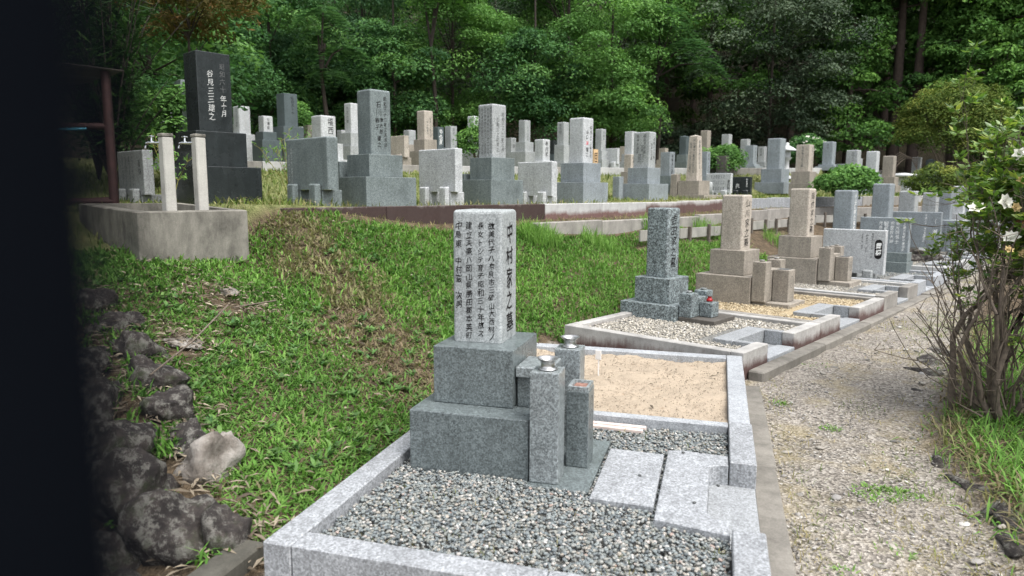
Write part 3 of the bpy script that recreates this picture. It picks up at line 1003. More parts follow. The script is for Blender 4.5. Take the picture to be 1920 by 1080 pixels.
g, s, _ = row_grave(-.615, 8.13, .06, 'dark speckled granite gravestone with a small red candle glass in front', ('speck', 'speck', 'speck'), .27, .775, .505, .225, .44, .70, .62,
                    [('front', 'ink_black', [('吉田家之墓', 0, .1, .118, .14)])])
ic_, ix, zb = stand_set(g, .35, .26, .16, 'speck', .34, .15, .15, (.42, .50, 'brown'), glass=True)
cnd = thing('candle_glass', (0, 0, 0), 0, 'small red candle glass standing on the dark speckled incense block', 'candle')
cx_ = -.615 + ix * math.cos(ROT); cy_ = 8.13 + ix * math.sin(ROT)
cnd.location = (cx_, cy_, .06 + zb + .16 + .006)
put('glass', lathe_mesh('glass', [(0, 0), (.03, 0), (.034, .004), (.034, .02), (.024, .03), (.022, .034), (.022, .05), (.026, .054), (.0, .054)], M['red_glass'], 18), None, cnd)
put('cap', lathe_mesh('cap', [(.0, 0), (.026, 0), (.026, .008), (0, .012)], M['ink_grey'], 16), None, cnd, (0, 0, .055))

g, s, _ = row_grave(.20, 9.66, .05, 'first beige gravestone of the lower row, rough front base, black family name', ('tan', 'tan', 'beige'), .29, .705, .72, .402, .47, .74, .68,
                    [('front', 'ink_black', [('山川家之墓', 0, .07, .125, .15)])])
stand_set(g, .37, .50, .40, 'tan', .46, .17, .20, (.46, .56, 'tan'))
g, s, _ = row_grave(1.22, 11.86, .09, 'second beige gravestone of the lower row, taller, black family name', ('tan', 'tan', 'beige'), .30, .73, .79, .465, .50, .76, .68,
                    [('front', 'ink_black', [('岡村家之墓', 0, .07, .128, .15)])])
stand_set(g, .38, .50, .36, 'tan', .46, .17, .19, (.46, .56, 'tan'))


def memorial_slab(x, y, z, rot, label, w, h, th, legh, mt, texts=(), name='memorial_slab', leg='legs', legmat=None, bev=.012):
    g = thing(name, (x, y, z), rot, label, 'memorial slab')
    if leg == 'legs':
        for sx in (-1, 1):
            put('leg', box_mesh('leg', .146, th + .12, legh + .06, M[legmat or mt], .006), None, g, (sx * w * .27, .064, -.06))
        zc = legh + .002
        for sx in (-1, 1):   # collar blocks that clasp the slab in front
            put('clasp', box_mesh('clasp', .15, .085, legh + .13, M[legmat or mt], .018), None, g, (sx * w * .27, -th / 2 - .046, -.06))
    elif leg == 'steps':
        h1 = legh / 2
        put('base', box_mesh('base', w + .06, th + .28, h1 + .06, M[legmat or mt], .006), None, g, (0, 0, -.06))
        put('plinth', box_mesh('plinth', w + .03, th + .16, h1, M[legmat or mt], .006), None, g, (0, 0, h1 + .001))
        zc = legh + .002
    else:
        zc = legh
    bm_ = box_mesh('slab', w, th, h, M[mt], topbev=bev)
    s_ = put('slab', bm_, None, g, (0, 0, zc))
    for (face, ink, cols) in texts:
        inscription(s_, w, th, h, face, cols, ink)
    return g, s_


# slabs and graves further along the lower row
g, s = memorial_slab(2.10, 12.5, .10, ROT, 'pale memorial slab with a black oval title on two legs', .95, .70, .12, .07, 'light', [
    ('near', 'ink_grey', [('昭和五十三年　行年', .30, .06, .045), ('妙法信女　俗名', .21, .10, .04), ('平成三年　享年', .14, .10, .034)])], legmat='grey')
ov = bmesh.new()
vv = [ov.verts.new((.055 * math.cos(2 * math.pi * k_ / 28), -.0618, .055 * math.sin(2 * math.pi * k_ / 28) + (.10 if math.sin(2 * math.pi * k_ / 28) > 0 else -.10))) for k_ in range(28)]
ov.faces.new(vv)
put('title_oval', bm_mesh('title_oval', ov, M['ink_black']), None, s, (.95 * .40, 0, .40))
inscription(s, .95, .1245, .70, 'near', [('霊標', .40, .28, .10, .085)], 'ink_white', bold=.03, name='title')
memorial_slab(2.80, 13.8, .11, ROT, 'blue grey memorial slab with four columns of large white characters on a stepped base', .80, .60, .14, .32, 'blue', [
    ('near', 'ink_white', [('今上慶光院釈妙善信女', .40, .05, .055), ('宗光院信士', .27, .1, .078), ('宗雲院大姉', .16, .1, .078), ('智風童子', .04, .1, .098), ('光岳院大姉', -.07, .1, .078)])], leg='steps', legmat='mid')
g, s = memorial_slab(3.62, 15.35, .42, ROT, 'blue grey memorial slab with white edge writing, raised on a rough brown rock', .92, .68, .12, 0, 'blue', [
    ('near', 'ink_white', [('（一瀬）', .40, .18, .10), ('平成二十一年三月建之', .22, .06, .05), ('令和元年', .20, .62, .04)])], leg='none')
gravestone(2.02, 13.05, 0, ROT, 'grey gravestone with white family name behind the pale memorial slab', [(.7, .7, .34, 'grey'), (.46, .46, .36, 'grey')], (.30, .30, .80, 'blue', 'round'),
           [('front', 'ink_white', [('小山田家先祖代々', 0, .06, .09, .12)])])
lower = [
    (2.92, 14.75, .31, 1.63, .93, 'blue', 'tall blue grey gravestone behind the slab with large white characters', None),
    (3.66, 16.1, .30, 1.50, .95, 'grey', 'grey gravestone just behind the slab on the rock', None),
    (4.36, 17.3, .27, 1.47, .93, 'grey', 'grey gravestone behind the right end of the slab on the rock', None),
    (4.92, 18.3, .26, 1.50, .86, 'blue', 'blue grey gravestone left of the flowering shrub in the lower row', None),
    (5.55, 19.6, .26, 1.63, .98, 'light', 'light gravestone seen through the left twigs of the flowering shrub', None),
    (6.60, 20.8, .28, 1.56, .95, 'grey', 'grey gravestone seen through the middle of the flowering shrub', None),
    (6.15, 21.4, .26, 1.36, .85, 'blue', 'low blue grey gravestone behind the white blossom of the shrub', None),
    (7.35, 21.9, .3, 1.40, .85, 'grey', 'grey gravestone almost hidden behind the flowering shrub', None)]
for (x, y, w, zt, zb, mt, lab, tx) in lower:
    z = gz(x, y)
    H = zb - z
    gravestone(x, y, z, ROT, lab, [(w * 2.1, w * 2.1, H * .45, mt), (w * 1.5, w * 1.5, H * .55, mt)], (w, w, zt - zb, mt, 'round'))
memorial_slab(4.52, 16.7, .14, ROT, 'bluish memorial slab with a dense list of names next to the slab on the rock', .62, .66, .12, .10, 'blue', [
    ('near', 'ink_grey', [('昭和四十年五月一日', -.33 + .11 * q, .1, .055) for q in range(6)]), ('near', 'ink_silver', [('墓誌', .36, .18, .12)])])
memorial_slab(5.25, 17.9, .12, ROT, 'small light memorial slab with white title under the shrub twigs', .5, .62, .12, .12, 'light', [('near', 'ink_white', [('浄土', .2, .12, .1)])])

# ------------------------------------------------------------------ upper terrace, front row
Z1 = gz(-4.22, 8.15)
ng2, s, _ = gravestone(-5.83, 7.12, 1.31, ROT, 'huge black gravestone on two black blocks behind the tap posts', [(.80, .82, .42, 'black'), (.56, .60, .40, 'black')], (.33, .40, .90, 'black', 'flat'),
    [('front', 'ink_grey', [('昭和六十', .24, .12, .085)]), ('front', 'ink_silver', [('年十月', .24, .52, .085), ('谷見三三建之', -.12, .22, .095)])])
gravestone(-7.55, 8.75, gz(-7.55, 8.75), ROT, 'tall dark grey gravestone peeking out left of the black grave', [(.55, .55, .40, 'dark'), (.42, .42, .38, 'dark')], (.27, .27, .80, 'mid', 'flat'))
gravestone(-9.75, 10.83, gz(-9.75, 10.83), ROT, 'short pale gravestone between the plants and the black grave', [(.5, .5, .4, 'grey'), (.36, .36, .4, 'dark')], (.25, .25, .40, 'light', 'round'))
g, s, _ = gravestone(-4.22, 8.15, Z1, ROT, 'grey green gravestone with black dedication, left of the front upper row', [(.67, .78, .37, 'mid'), (.46, .52, .275, 'mid')], (.29, .31, .79, 'mid', 'round'),
    [('front', 'ink_black', [('昭和三十二年三月吉日', .20, .10, .062), ('石川', -.12, .17, .095), ('幸太郎', .0, .42, .068), ('鶴', -.2, .42, .075), ('子', -.2, .53, .075), ('建之', -.12, .70, .075)])])
put('flower_stand', box_mesh('flower_stand', .16, .16, .62, M['mid'], .006), None, g, (-.44, -.2, -.05))
put('flower_stand', box_mesh('flower_stand', .16, .16, .62, M['mid'], .006), None, g, (-.44, .22, -.05))
memorial_slab(-4.67, 7.42, 1.29, ROT, 'large grey green memorial slab on two legs beside the dry grass stems', .88, .60, .15, .18, 'mid', [
    ('near', 'ink_silver', [('昭和三十年八月建立之記', -.36, .18, .038), ('俗名行年七十一才没', -.43, .3, .036)])], bev=.02)
g, s, _ = gravestone(-3.30, 10.11, 1.27, ROT, 'grey gravestone densely covered with small writing in the upper row', [(.62, .70, .36, 'mid'), (.45, .50, .32, 'mid')], (.30, .30, .77, 'grey', 'round'),
    [('near', 'ink_grey', [('俗名幸太郎行年七十一才没年', .40 - .2 * q, .05 + .02 * (q % 2), .052) for q in range(5)]), ('front', 'ink_grey', [('昭和三十二年三月', .22, .14, .072), ('松島三之助建之', -.14, .24, .072)])])
put('flower_stand', box_mesh('flower_stand', .15, .15, .5, M['mid'], .006), None, g, (-.41, -.18, -.05))
memorial_slab(-3.78, 9.24, 1.29, ROT, 'blank light grey memorial slab left of the densely written gravestone', .76, .585, .14, .16, 'light', bev=.016)
memorial_slab(-2.92, 11.32, 1.28, ROT, 'blank pale coarse memorial slab in front of the short lettered gravestone', .74, .55, .14, .11, 'light', bev=.016)
g, s, _ = gravestone(-2.42, 12.48, 1.265, ROT, 'light gravestone with one red character in its black dedication', [(.68, .74, .36, 'blue'), (.50, .52, .335, 'blue')], (.32, .30, .78, 'light', 'round'),
    [('front', 'ink_black', [('昭和三十二年五月', .22, .18, .068), ('山口', -.12, .26, .085), ('建之', -.12, .64, .09)]), ('front', 'ink_red', [('益', -.12, .50, .09)])])
wb = put('wooden_tablet', box_mesh('wooden_tablet', .03, .14, .62, M['sotoba'], .003), None, None, (-2.27, 13.1, 1.62), (0, 0, ROT))
tag(wb, 'new wooden grave tablet leaning behind the gravestone with the red character', 'tablet')
inscription(wb, .03, .14, .62, 'front', [('岡田家', 0, .08, .16, .12)], 'ink_black')
g, s, _ = gravestone(-1.64, 15.67, 1.30, ROT, 'wide grey gravestone with two blocks of names and side flower pillar', [(.76, .80, .34, 'blue'), (.50, .52, .34, 'blue')], (.40, .28, .76, 'grey', 'round'),
    [('near', 'ink_grey', [('福井正男喜一', .20, .06, .085), ('次男', .05, .36, .075), ('福井多美子', -.22, .06, .085), ('昭和四十二', -.02, .6, .05), ('平成元年', .12, .6, .05), ('大正七年', -.14, .6, .05)]),
     ('front', 'ink_black', [('昭和三十八年', .18, .16, .075), ('福井正之建', -.16, .3, .075)])])
put('flower_stand', box_mesh('flower_stand', .17, .17, .52, M['blue'], .006), None, g, (-.33, -.50, -.03))
g, s, _ = gravestone(-.66, 17.9, 1.34, ROT, 'beige pointed obelisk gravestone covered in brushwork on a broad rough base', [(1.05, .95, .06, 'tan'), (.56, .56, .34, 'tan')], (.29, .29, 1.06, 'beige', 'taper'),
    [('near', 'ink_grey', [('釈妙善信士霊位大正十年', .12, .06, .075), ('昭和二年五月三日建之', -.2, .14, .07)]), ('front', 'ink_grey', [('南無阿弥陀仏位', 0, .08, .1)])])
put('side_post', box_mesh('side_post', .2, .2, .5, M['tan'], .01, top=.86), None, g, (-.40, -.18, .06))

# ------------------------------------------------------------------ the many graves behind: (x, y, shaft width, top z, shaft foot z, pedestal foot z, pedestal w, base w, shaft stone, base stone, style, label, texts)
N_ = None
yy = 'front'
def T1(txt, cell=.11, ink='ink_black', xf=0, tf=.08, face='front'): return [(face, ink, [(txt, xf, tf, cell)])]
far = [
    (-1.34, 18.40, .26, 2.46, 1.87, N_, N_, N_, 'blue', 'mid', 'flat', 'blue grey gravestone with black name just left of the beige obelisk', T1('高橋家之墓', .10)),
    (1.39, 20.79, .37, 2.92, 2.10, 1.74, .56, .80, 'blue', 'blue', 'round', 'broad tall blue grey gravestone above the first beige grave', []),
    (2.02, 19.81, .33, 2.68, 2.00, 1.70, .48, .54, 'beige', 'tan', 'flat', 'beige gravestone with vertical writing in front of the white flowering bush', T1('昭和三十年五月建', .075, 'ink_grey', .2) + T1('吉岡善三郎之墓', .075, 'ink_grey', 0, .06, 'near')),
    (3.05, 23.29, .30, 2.60, 1.93, N_, N_, N_, 'blue', 'blue', 'round', 'blue grey gravestone directly behind the light green bush', T1('先祖', .08, 'ink_grey', 0, .08, 'near')),
    (3.44, 21.49, .31, 2.62, 1.92, N_, N_, N_, 'grey', 'blue', 'round', 'grey gravestone right of the light green bush top', T1('昭和三十八年十月', .07, 'ink_grey', .1, .06, 'near')),
    (3.32, 22.63, .24, 2.29, 1.92, N_, N_, N_, 'blue', 'blue', 'flat', 'small blue grey gravestone squeezed between two taller ones by the bush', []),
    (3.95, 23.9, .22, 2.42, 1.95, N_, N_, N_, 'grey', 'grey', 'flat', 'narrow grey gravestone behind the right side of the light green bush', []),
    (4.26, 23.32, .30, 2.68, 2.01, 1.65, .44, .6, 'light', 'blue', 'round', 'light gravestone on a blue grey pedestal, before the dark cedar trunks', []),
    (4.97, 24.59, .32, 2.60, 1.96, 1.69, .47, .6, 'tan', 'tan', 'round', 'brownish grey gravestone next to the bare arched branches', []),
    (6.87, 29.48, .27, 2.77, 2.15, N_, N_, N_, 'light', 'light', 'flat', 'pale gravestone standing right of the bare arched branches', []),
    (7.93, 31.91, .29, 2.76, 2.25, N_, N_, N_, 'dark', 'dark', 'peak', 'dark pointed gravestone peeping over the trimmed shrub', []),
    (7.98, 30.87, .28, 2.61, 2.12, N_, N_, N_, 'grey', 'grey', 'flat', 'low grey gravestone half hidden right of the trimmed shrub', []),
    (-11.75, 15.53, .31, 3.57, 2.88, 2.58, .44, .49, 'light', 'light', 'round', 'light gravestone right of the black grave on the highest terrace', T1('大正三年建', .09, 'ink_silver') + T1('為先祖代々菩提', .07, 'ink_grey', .1, .05, 'near')),
    (-12.85, 16.75, .24, 3.30, 2.96, N_, N_, N_, 'light', 'light', 'flat', 'short light gravestone touching the right side of the black grave', []),
    (-10.74, 15.09, .25, 3.26, 2.88, 2.68, .36, .5, 'light', 'dark', 'round', 'short light gravestone with black name behind the dry stems', T1('中澤家', .10)),
    (-10.70, 15.95, .37, 3.89, 3.07, 2.73, .57, .62, 'dark', 'dark', 'flat', 'tall dark gravestone behind the dry yellow stems', T1('昭和五十年', .09, 'ink_black', .12)),
    (-11.95, 18.56, .24, 3.33, 2.97, N_, N_, N_, 'white', 'grey', 'flat', 'tiny white gravestone behind the tall dark one', []),
    (-7.70, 12.71, .35, 2.94, 2.40, N_, N_, N_, 'light', 'light', 'round', 'light gravestone with two big black characters above the grey green slab', T1('福西', .17, 'ink_black', .12)),
    (-10.95, 17.33, .24, 3.25, 2.92, N_, N_, N_, 'beige', 'tan', 'round', 'small beige gravestone left of the one with two big characters', []),
    (-9.56, 16.70, .22, 3.03, 2.62, N_, N_, N_, 'grey', 'grey', 'round', 'small grey gravestone right of the one with two big characters', T1('松', .14, 'ink_grey')),
    (-8.52, 15.35, .27, 3.52, 2.83, 2.52, .40, .52, 'light', 'grey', 'round', 'pale gravestone half hidden behind the grey green gravestone', T1('大正九年', .1, 'ink_grey', 0, .1, 'near')),
    (-8.44, 18.41, .25, 3.15, 2.75, N_, N_, N_, 'grey', 'tan', 'round', 'small grey gravestone between the beige slab and the tall beige grave', []),
    (-7.17, 16.56, .29, 3.44, 2.74, 2.46, .41, .56, 'beige', 'tan', 'round', 'tall beige gravestone on brown blocks on the highest terrace', T1('昭和三十年五月', .07, 'ink_grey', .2, .22) + T1('中井家建之', .07, 'ink_grey', -.15, .35)),
    (-7.55, 18.34, .22, 3.21, 2.67, N_, N_, N_, 'dark', 'dark', 'flat', 'narrow dark gravestone with white writing right of the tall beige grave', T1('寺会家', .15, 'ink_white')),
    (-7.40, 18.91, .24, 3.28, 2.69, N_, N_, N_, 'grey', 'grey', 'flat', 'plain grey gravestone above the blank light grey slab', T1('昭和', .1, 'ink_grey')),
    (-6.44, 18.15, .25, 3.45, 2.77, 2.48, .36, .5, 'light', 'grey', 'round', 'light gravestone just left of the densely written gravestone', T1('明治三', .08, 'ink_grey', 0, .05, 'near')),
    (-6.21, 20.86, .22, 3.08, 2.66, N_, N_, N_, 'grey', 'grey', 'flat', 'small grey gravestone right of the densely written gravestone', T1('加藤', .14, 'ink_grey')),
    (-5.60, 20.20, .25, 3.52, 2.90, 2.62, .38, .55, 'grey', 'grey', 'round', 'grey three stepped gravestone in the middle of the highest terrace', T1('大正十五年', .08, 'ink_grey', 0, .3)),
    (-4.31, 17.20, .28, 2.74, 2.22, N_, N_, N_, 'light', 'light', 'round', 'short light gravestone with black name above the blank coarse slab', T1('寺内家', .13)),
    (-4.87, 20.73, .24, 2.97, 2.56, N_, N_, N_, 'black', 'dark', 'flat', 'small black gravestone right of the short lettered gravestone', []),
    (-4.41, 20.02, .25, 3.42, 2.79, 2.29, .35, .5, 'grey', 'grey', 'round', 'grey gravestone left of the one with the red character', T1('為先祖', .1, 'ink_grey', 0, .05, 'near')),
    (-3.48, 20.93, .23, 3.29, 2.66, 2.42, .33, .48, 'grey', 'grey', 'round', 'grey gravestone right of the one with the red character', T1('昭和年', .09, 'ink_grey', 0, .1)),
    (-2.63, 21.18, .25, 3.22, 2.57, N_, N_, N_, 'light', 'grey', 'flat', 'light gravestone rising left behind the wide one with names', []),
    (-3.10, 23.35, .2, 2.93, 2.50, N_, N_, N_, 'beige', 'dark', 'flat', 'tiny pinkish gravestone behind the pale rear slab', []),
    (-2.26, 18.12, .21, 2.40, 1.97, N_, N_, N_, 'beige', 'tan', 'round', 'small beige gravestone left of the wide one with names', T1('山本', .1, 'ink_grey')),
    (-1.87, 23.73, .22, 2.88, 2.51, N_, N_, N_, 'tan', 'tan', 'flat', 'small tan gravestone behind the blue grey one by the obelisk', []),
    (-1.27, 24.75, .24, 3.31, 2.72, 2.49, .37, .43, 'dark', 'mid', 'peak', 'dark green pointed gravestone left of the obelisk tip', []),
    (-.57, 24.01, .25, 3.44, 2.73, N_, N_, N_, 'tan', 'tan', 'round', 'tall tan gravestone right behind the obelisk tip', []),
    (-.46, 19.91, .2, 2.54, 1.90, N_, N_, N_, 'blue', 'blue', 'flat', 'narrow blue grey gravestone with writing behind the obelisk', T1('昭和十五年', .1, 'ink_grey')),
    (.09, 23.78, .24, 3.29, 2.63, N_, N_, N_, 'grey', 'grey', 'flat', 'plain grey gravestone above the small round maple', []),
    (.01, 20.45, .28, 2.45, 1.99, N_, N_, N_, 'brown', 'mid', 'flat', 'dark brown gravestone with white edge writing in front of the maple', T1('昭和年建', .09, 'ink_silver')),
    (.70, 25.34, .25, 3.24, 2.66, 2.23, .41, .52, 'grey', 'grey', 'round', 'grey gravestone on a broad pedestal right of the maple', []),
    (.80, 22.73, .27, 2.52, 1.96, N_, N_, N_, 'blue', 'blue', 'flat', 'blue grey gravestone with side writing in front of the broad pedestal', T1('先祖代々', .1, 'ink_grey')),
    (1.38, 27.86, .24, 3.14, 2.58, N_, N_, N_, 'light', 'grey', 'flat', 'light gravestone left of the broad tall blue grey one', T1('明治年', .1, 'ink_grey', 0, .1, 'near')),
]
for (x, y, w, zt, zb, zm, pw, bw, ms, mb, style, lab, tx) in far:
    z = gz(x, y)
    H = max(zb - z, .12)
    pw = pw or w * 1.5
    bw = bw or w * 2.0
    hb = (zm - z) if zm else H * .48
    hb = min(max(hb, .05), H - .05)
    gravestone(x, y, z, ROT, lab, [(bw, bw, hb, mb), (pw, pw, H - hb, mb if ms != 'beige' else 'tan')], (w, w, zt - zb, ms, style), tx)
memorial_slab(-7.45, 15.6, gz(-7.45, 15.6), ROT, 'beige memorial slab on a post between the grey green and the tall beige graves', .62, .50, .14, .20, 'beige', legmat='tan')
memorial_slab(-3.16, 21.0, gz(-3.16, 21.0), ROT, 'pale blank memorial slab on the highest terrace beside grey steps', .50, .46, .12, .12, 'light')
memorial_slab(-.07, 19.3, gz(-.07, 19.3), ROT, 'light memorial slab with rows of small names right of the obelisk', .68, .50, .12, .10, 'light', [
    ('near', 'ink_grey', [('俗名　行年　享年', .22 - .1 * q, .08, .05) for q in range(6)]), ('near', 'ink_black', [('墓誌銘', .42, .32, .085)])])
memorial_slab(.52, 19.9, gz(.52, 19.9), ROT, 'small black memorial slab with white oval beside the names slab', .5, .42, .12, .08, 'black', [('near', 'ink_white', [('先', -.2, .4, .14), ('行年享年', .3, .1, .06)])])
memorial_slab(-6.85, 7.0, gz(-6.85, 7.0), ROT, 'grey inscribed memorial slab behind the rusty post, on rough stones', .80, .52, .12, .08, 'grey', [
    ('near', 'ink_grey', [('昭和二十年三月十日', .1 - .13 * q, .12, .04) for q in range(4)] + [('墓誌', .36, .2, .10)])])

# ------------------------------------------------------------------ water trough with tap posts
TR = thing('water_trough', (-4.79, 4.88, .93), ROT, 'stained concrete water trough with an open basin on the bank', 'trough')
# local axes: +Y along the row (0.99 m), -X towards the hill (1.9 m)
LT, WT, HT, TH = 1.5, 1.0, .34, .11
bm = bmesh.new()
outer = [(0, 0), (0, WT), (-LT, WT), (-LT, 0)]
inner = [(-TH * 1.3, TH), (-TH * 1.3, WT - TH), (-LT + TH, WT - TH), (-LT + TH, TH)]
def zr(x): return HT - x * .035
vo0 = [bm.verts.new((x, y, -.25)) for x, y in outer]
vo1 = [bm.verts.new((x, y, zr(x))) for x, y in outer]
vi1 = [bm.verts.new((x, y, zr(x))) for x, y in inner]
vi0 = [bm.verts.new((x, y, .10)) for x, y in inner]
for q in range(4):
    w_ = (q + 1) % 4
    bm.faces.new((vo0[q], vo0[w_], vo1[w_], vo1[q]))
    bm.faces.new((vo1[q], vo1[w_], vi1[w_], vi1[q]))
    bm.faces.new((vi1[q], vi1[w_], vi0[w_], vi0[q]))
bm.faces.new(vi0)
bmesh.ops.bevel(bm, geom=[e for e in bm.edges if e.verts[0] in vo1 or e.verts[1] in vo1], offset=.008, segments=1, affect='EDGES')
put('basin', bm_mesh('basin', bm, M['trough']), None, TR)


def tap_post(x, y, z, h, label):
    t = thing('tap_post', (x, y, z), ROT, label, 'tap post')
    put('post', box_mesh('post', .105, .095, h, M['post_concrete'], .008), None, t)
    put('cap', box_mesh('cap', .112, .102, .03, M['trough'], .006), None, t, (0, 0, h + .001))
    # tap: body points to the left of the picture
    a = R(180 + 25.5 + 8)
    dx, dy = math.cos(a), math.sin(a)
    L_ = .16
    base = np.array([dx * .05, dy * .05, h - .05])
    P_ = lambda d, zz: base + np.array([dx * d, dy * d, zz])
    V, Fq = tube_np([([P_(0, 0), P_(.03, 0), P_(.085, 0), P_(.115, .004), P_(.14, -.006), P_(.152, -.03), P_(.153, -.05)], [.014, .014, .013, .013, .012, .011, .011]),
                     ([P_(0, 0), P_(.012, 0)], [.024, .024]), ([P_(.085, .0), P_(.085, .028), P_(.085, .05)], [.013, .012, .007])], 10)
    tap = put('tap', mesh_np('tap', V, Fq, M['chrome'], True), None, t)
    V, Fq = tube_np([([P_(.055, .056), P_(.085, .058), P_(.115, .056)], [.006, .01, .006]), ([P_(.085, .056) + np.array([-dy * .03, dx * .03, 0]), P_(.085, .058), P_(.085, .056) - np.array([-dy * .03, dx * .03, 0])], [.006, .01, .006])], 8)
    put('tap_handle', mesh_np('tap_handle', V, Fq, M['chrome'], True), None, tap)
    return t


tap_post(-4.81, 5.28, 1.03, .90, 'left pale concrete tap post with a chrome tap in the trough')
tap_post(-4.745, 5.62, 1.03, .92, 'right pale concrete tap post with a chrome tap in front of the black grave')

# ------------------------------------------------------------------ rusty shelter behind the trough
SH = thing('rusty_shelter', (-6.38, 6.2, 1.12), ROT, 'rust red steel frame with corrugated roof edge in the dark at the left', 'shelter')
def bar(name, a, b, r, mt, parent):
    V, Fq = tube_np([([a, b], [r, r])], 4)
    return put(name, mesh_np(name, V, Fq, M[mt]), None, parent)
bar('post', (0, 0, 0), (0, 0, 1.60), .05, 'rust', SH)
bar('post', (-.9, -1.4, -.2), (-.9, -1.4, 1.72), .055, 'rust', SH)
bar('rail', (0, 0, .22), (-.9, -1.4, .16), .045, 'rust', SH)
bar('rail', (0, 0, 1.02), (-.9, -1.4, 1.0), .035, 'rust', SH)
n = 60
xs_ = np.linspace(-2.2, .12, n)
vs_ = []
for x in xs_:
    zc = 1.60 + .018 * math.sin(x * 75)
    vs_ += [(x, -2.3, zc + .02), (x, .14, zc)]
fs_ = [(2 * i, 2 * i + 1, 2 * i + 3, 2 * i + 2) for i in range(n - 1)]
rf = put('roof_sheet', mesh_np('roof_sheet', vs_, fs_, M['tin']), None, SH)
rf.modifiers.new('thick', 'SOLIDIFY').thickness = .006
V, Fq = tube_np([([(-6.48, 6.0, 2.10), (-6.6, 5.82, 2.08), (-6.75, 5.6, 2.09)], [.014, .014, .014])], 8)
bh = put('blue_hose', mesh_np('blue_hose', V, Fq, M['blue_plastic'], True))
tag(bh, 'short length of light blue hose hung on the rusty frame', 'hose')

# white bucket on the upper terrace
bk = thing('bucket', (2.0, 20.95, gz(2.0, 20.95) + .0), 0, 'upturned white plastic bucket beside the broad blue grey gravestone', 'bucket')
put('body', lathe_mesh('body', [(0, .36), (.11, .36), (.118, .35), (.14, .03), (.15, .025), (.15, 0), (.14, 0)], M['bucket'], 24), None, bk)
put('rim', lathe_mesh('rim', [(.141, .012), (.162, .012), (.162, .036), (.141, .036)], M['bucket'], 24), None, bk)

# stone urn / lantern base on the far right
ur = thing('stone_lantern', (5.75, 26.3, gz(5.75, 26.3)), ROT, 'pale round topped stone pedestal under the bare arched branches', 'lantern')
put('pedestal', box_mesh('pedestal', .5, .5, .55, M['white'], .02, top=.8), None, ur)
put('cap', lathe_mesh('cap', [(0, .0), (.44, .0), (.48, .05), (.42, .10), (.0, .14)], M['white'], 20), None, ur, (0, 0, .55))
V, Fq = tube_np([([(-.5 + .0 * k_, .02 * k_, .3), (-.45 + .1 * k_, .1 - .04 * k_, .95), (-.1 + .05 * k_, -.1 + .04 * k_, 1.25 - .05 * k_), (.3 + .05 * k_, .1, 1.05), (.48, .05 * k_ - .1, .6)], [.02, .018, .014, .012, .008]) for k_ in range(5)], 5)
ab = put('arched_branches', mesh_np('arched_branches', V, Fq, M['bark_shrub'], True), None, None, (5.75, 26.6, gz(5.75, 26.6) + .1))
tag(ab, 'bare dead branches arched over the pale stone pedestal', 'branches')
# little lantern beside the beige grave
ln = thing('stone_lantern', (1.72, 21.6, gz(1.72, 21.6)), 0, 'small white stone lantern left of the beige grave by the flowering bush', 'lantern')
put('pillar', lathe_mesh('pillar', [(.16, 0), (.16, .06), (.09, .1), (.08, .5), (.12, .54), (.15, .6)], M['white'], 12), None, ln)
put('light_box', box_mesh('light_box', .2, .2, .18, M['white'], .01), None, ln, (0, 0, .60))
put('roof', lathe_mesh('roof', [(.26, .0), (.27, .03), (.12, .12), (.05, .15), (.06, .2), (0, .24)], M['white'], 12), None, ln, (0, 0, .781))
# incense pots and cylinders
for (x, y, lab) in ((-.38, 19.0, 'light stone cylinder pot between the obelisk and the names slab'),):
    z = gz(x, y)
    p_ = put('stone_pot', lathe_mesh('stone_pot', [(0, 0), (.15, 0), (.15, .36), (.13, .38), (.1, .38), (.1, .3), (0, .3)], M['grey'], 18), None, None, (x, y, z))
    tag(p_, lab, 'pot')

# ------------------------------------------------------------------ rocks
from mathutils import noise as mnoise


def rock_mesh(name, sx, sy, sz, mat, seed, amp=.28, sub=4):
    bm = bmesh.new()
    bmesh.ops.create_icosphere(bm, subdivisions=sub, radius=1)
    o_ = Vector((seed * 3.1, seed * 1.7, seed * .9))
    rp = random.Random(seed)
    planes = []
    for _ in range(11):
        pn = Vector((rp.gauss(0, 1), rp.gauss(0, 1), rp.gauss(0, 1))).normalized()
        planes.append((pn, rp.uniform(.62, .9)))
    for v in bm.verts:
        d = v.co.normalized()
        c = d * 1.12
        for (pn, pd) in planes:                       # broken facets
            over = c.dot(pn) - pd
            if over > 0: c -= pn * over * .92
        c *= 1 + amp * mnoise.noise(c * 1.3 + o_) + amp * .35 * mnoise.noise(c * 4.1 + o_) + amp * .16 * mnoise.noise(c * 9.0 + o_)
        v.co = Vector((c.x * sx, c.y * sy, c.z * sz))
    return bm_mesh(name, bm, mat, True)


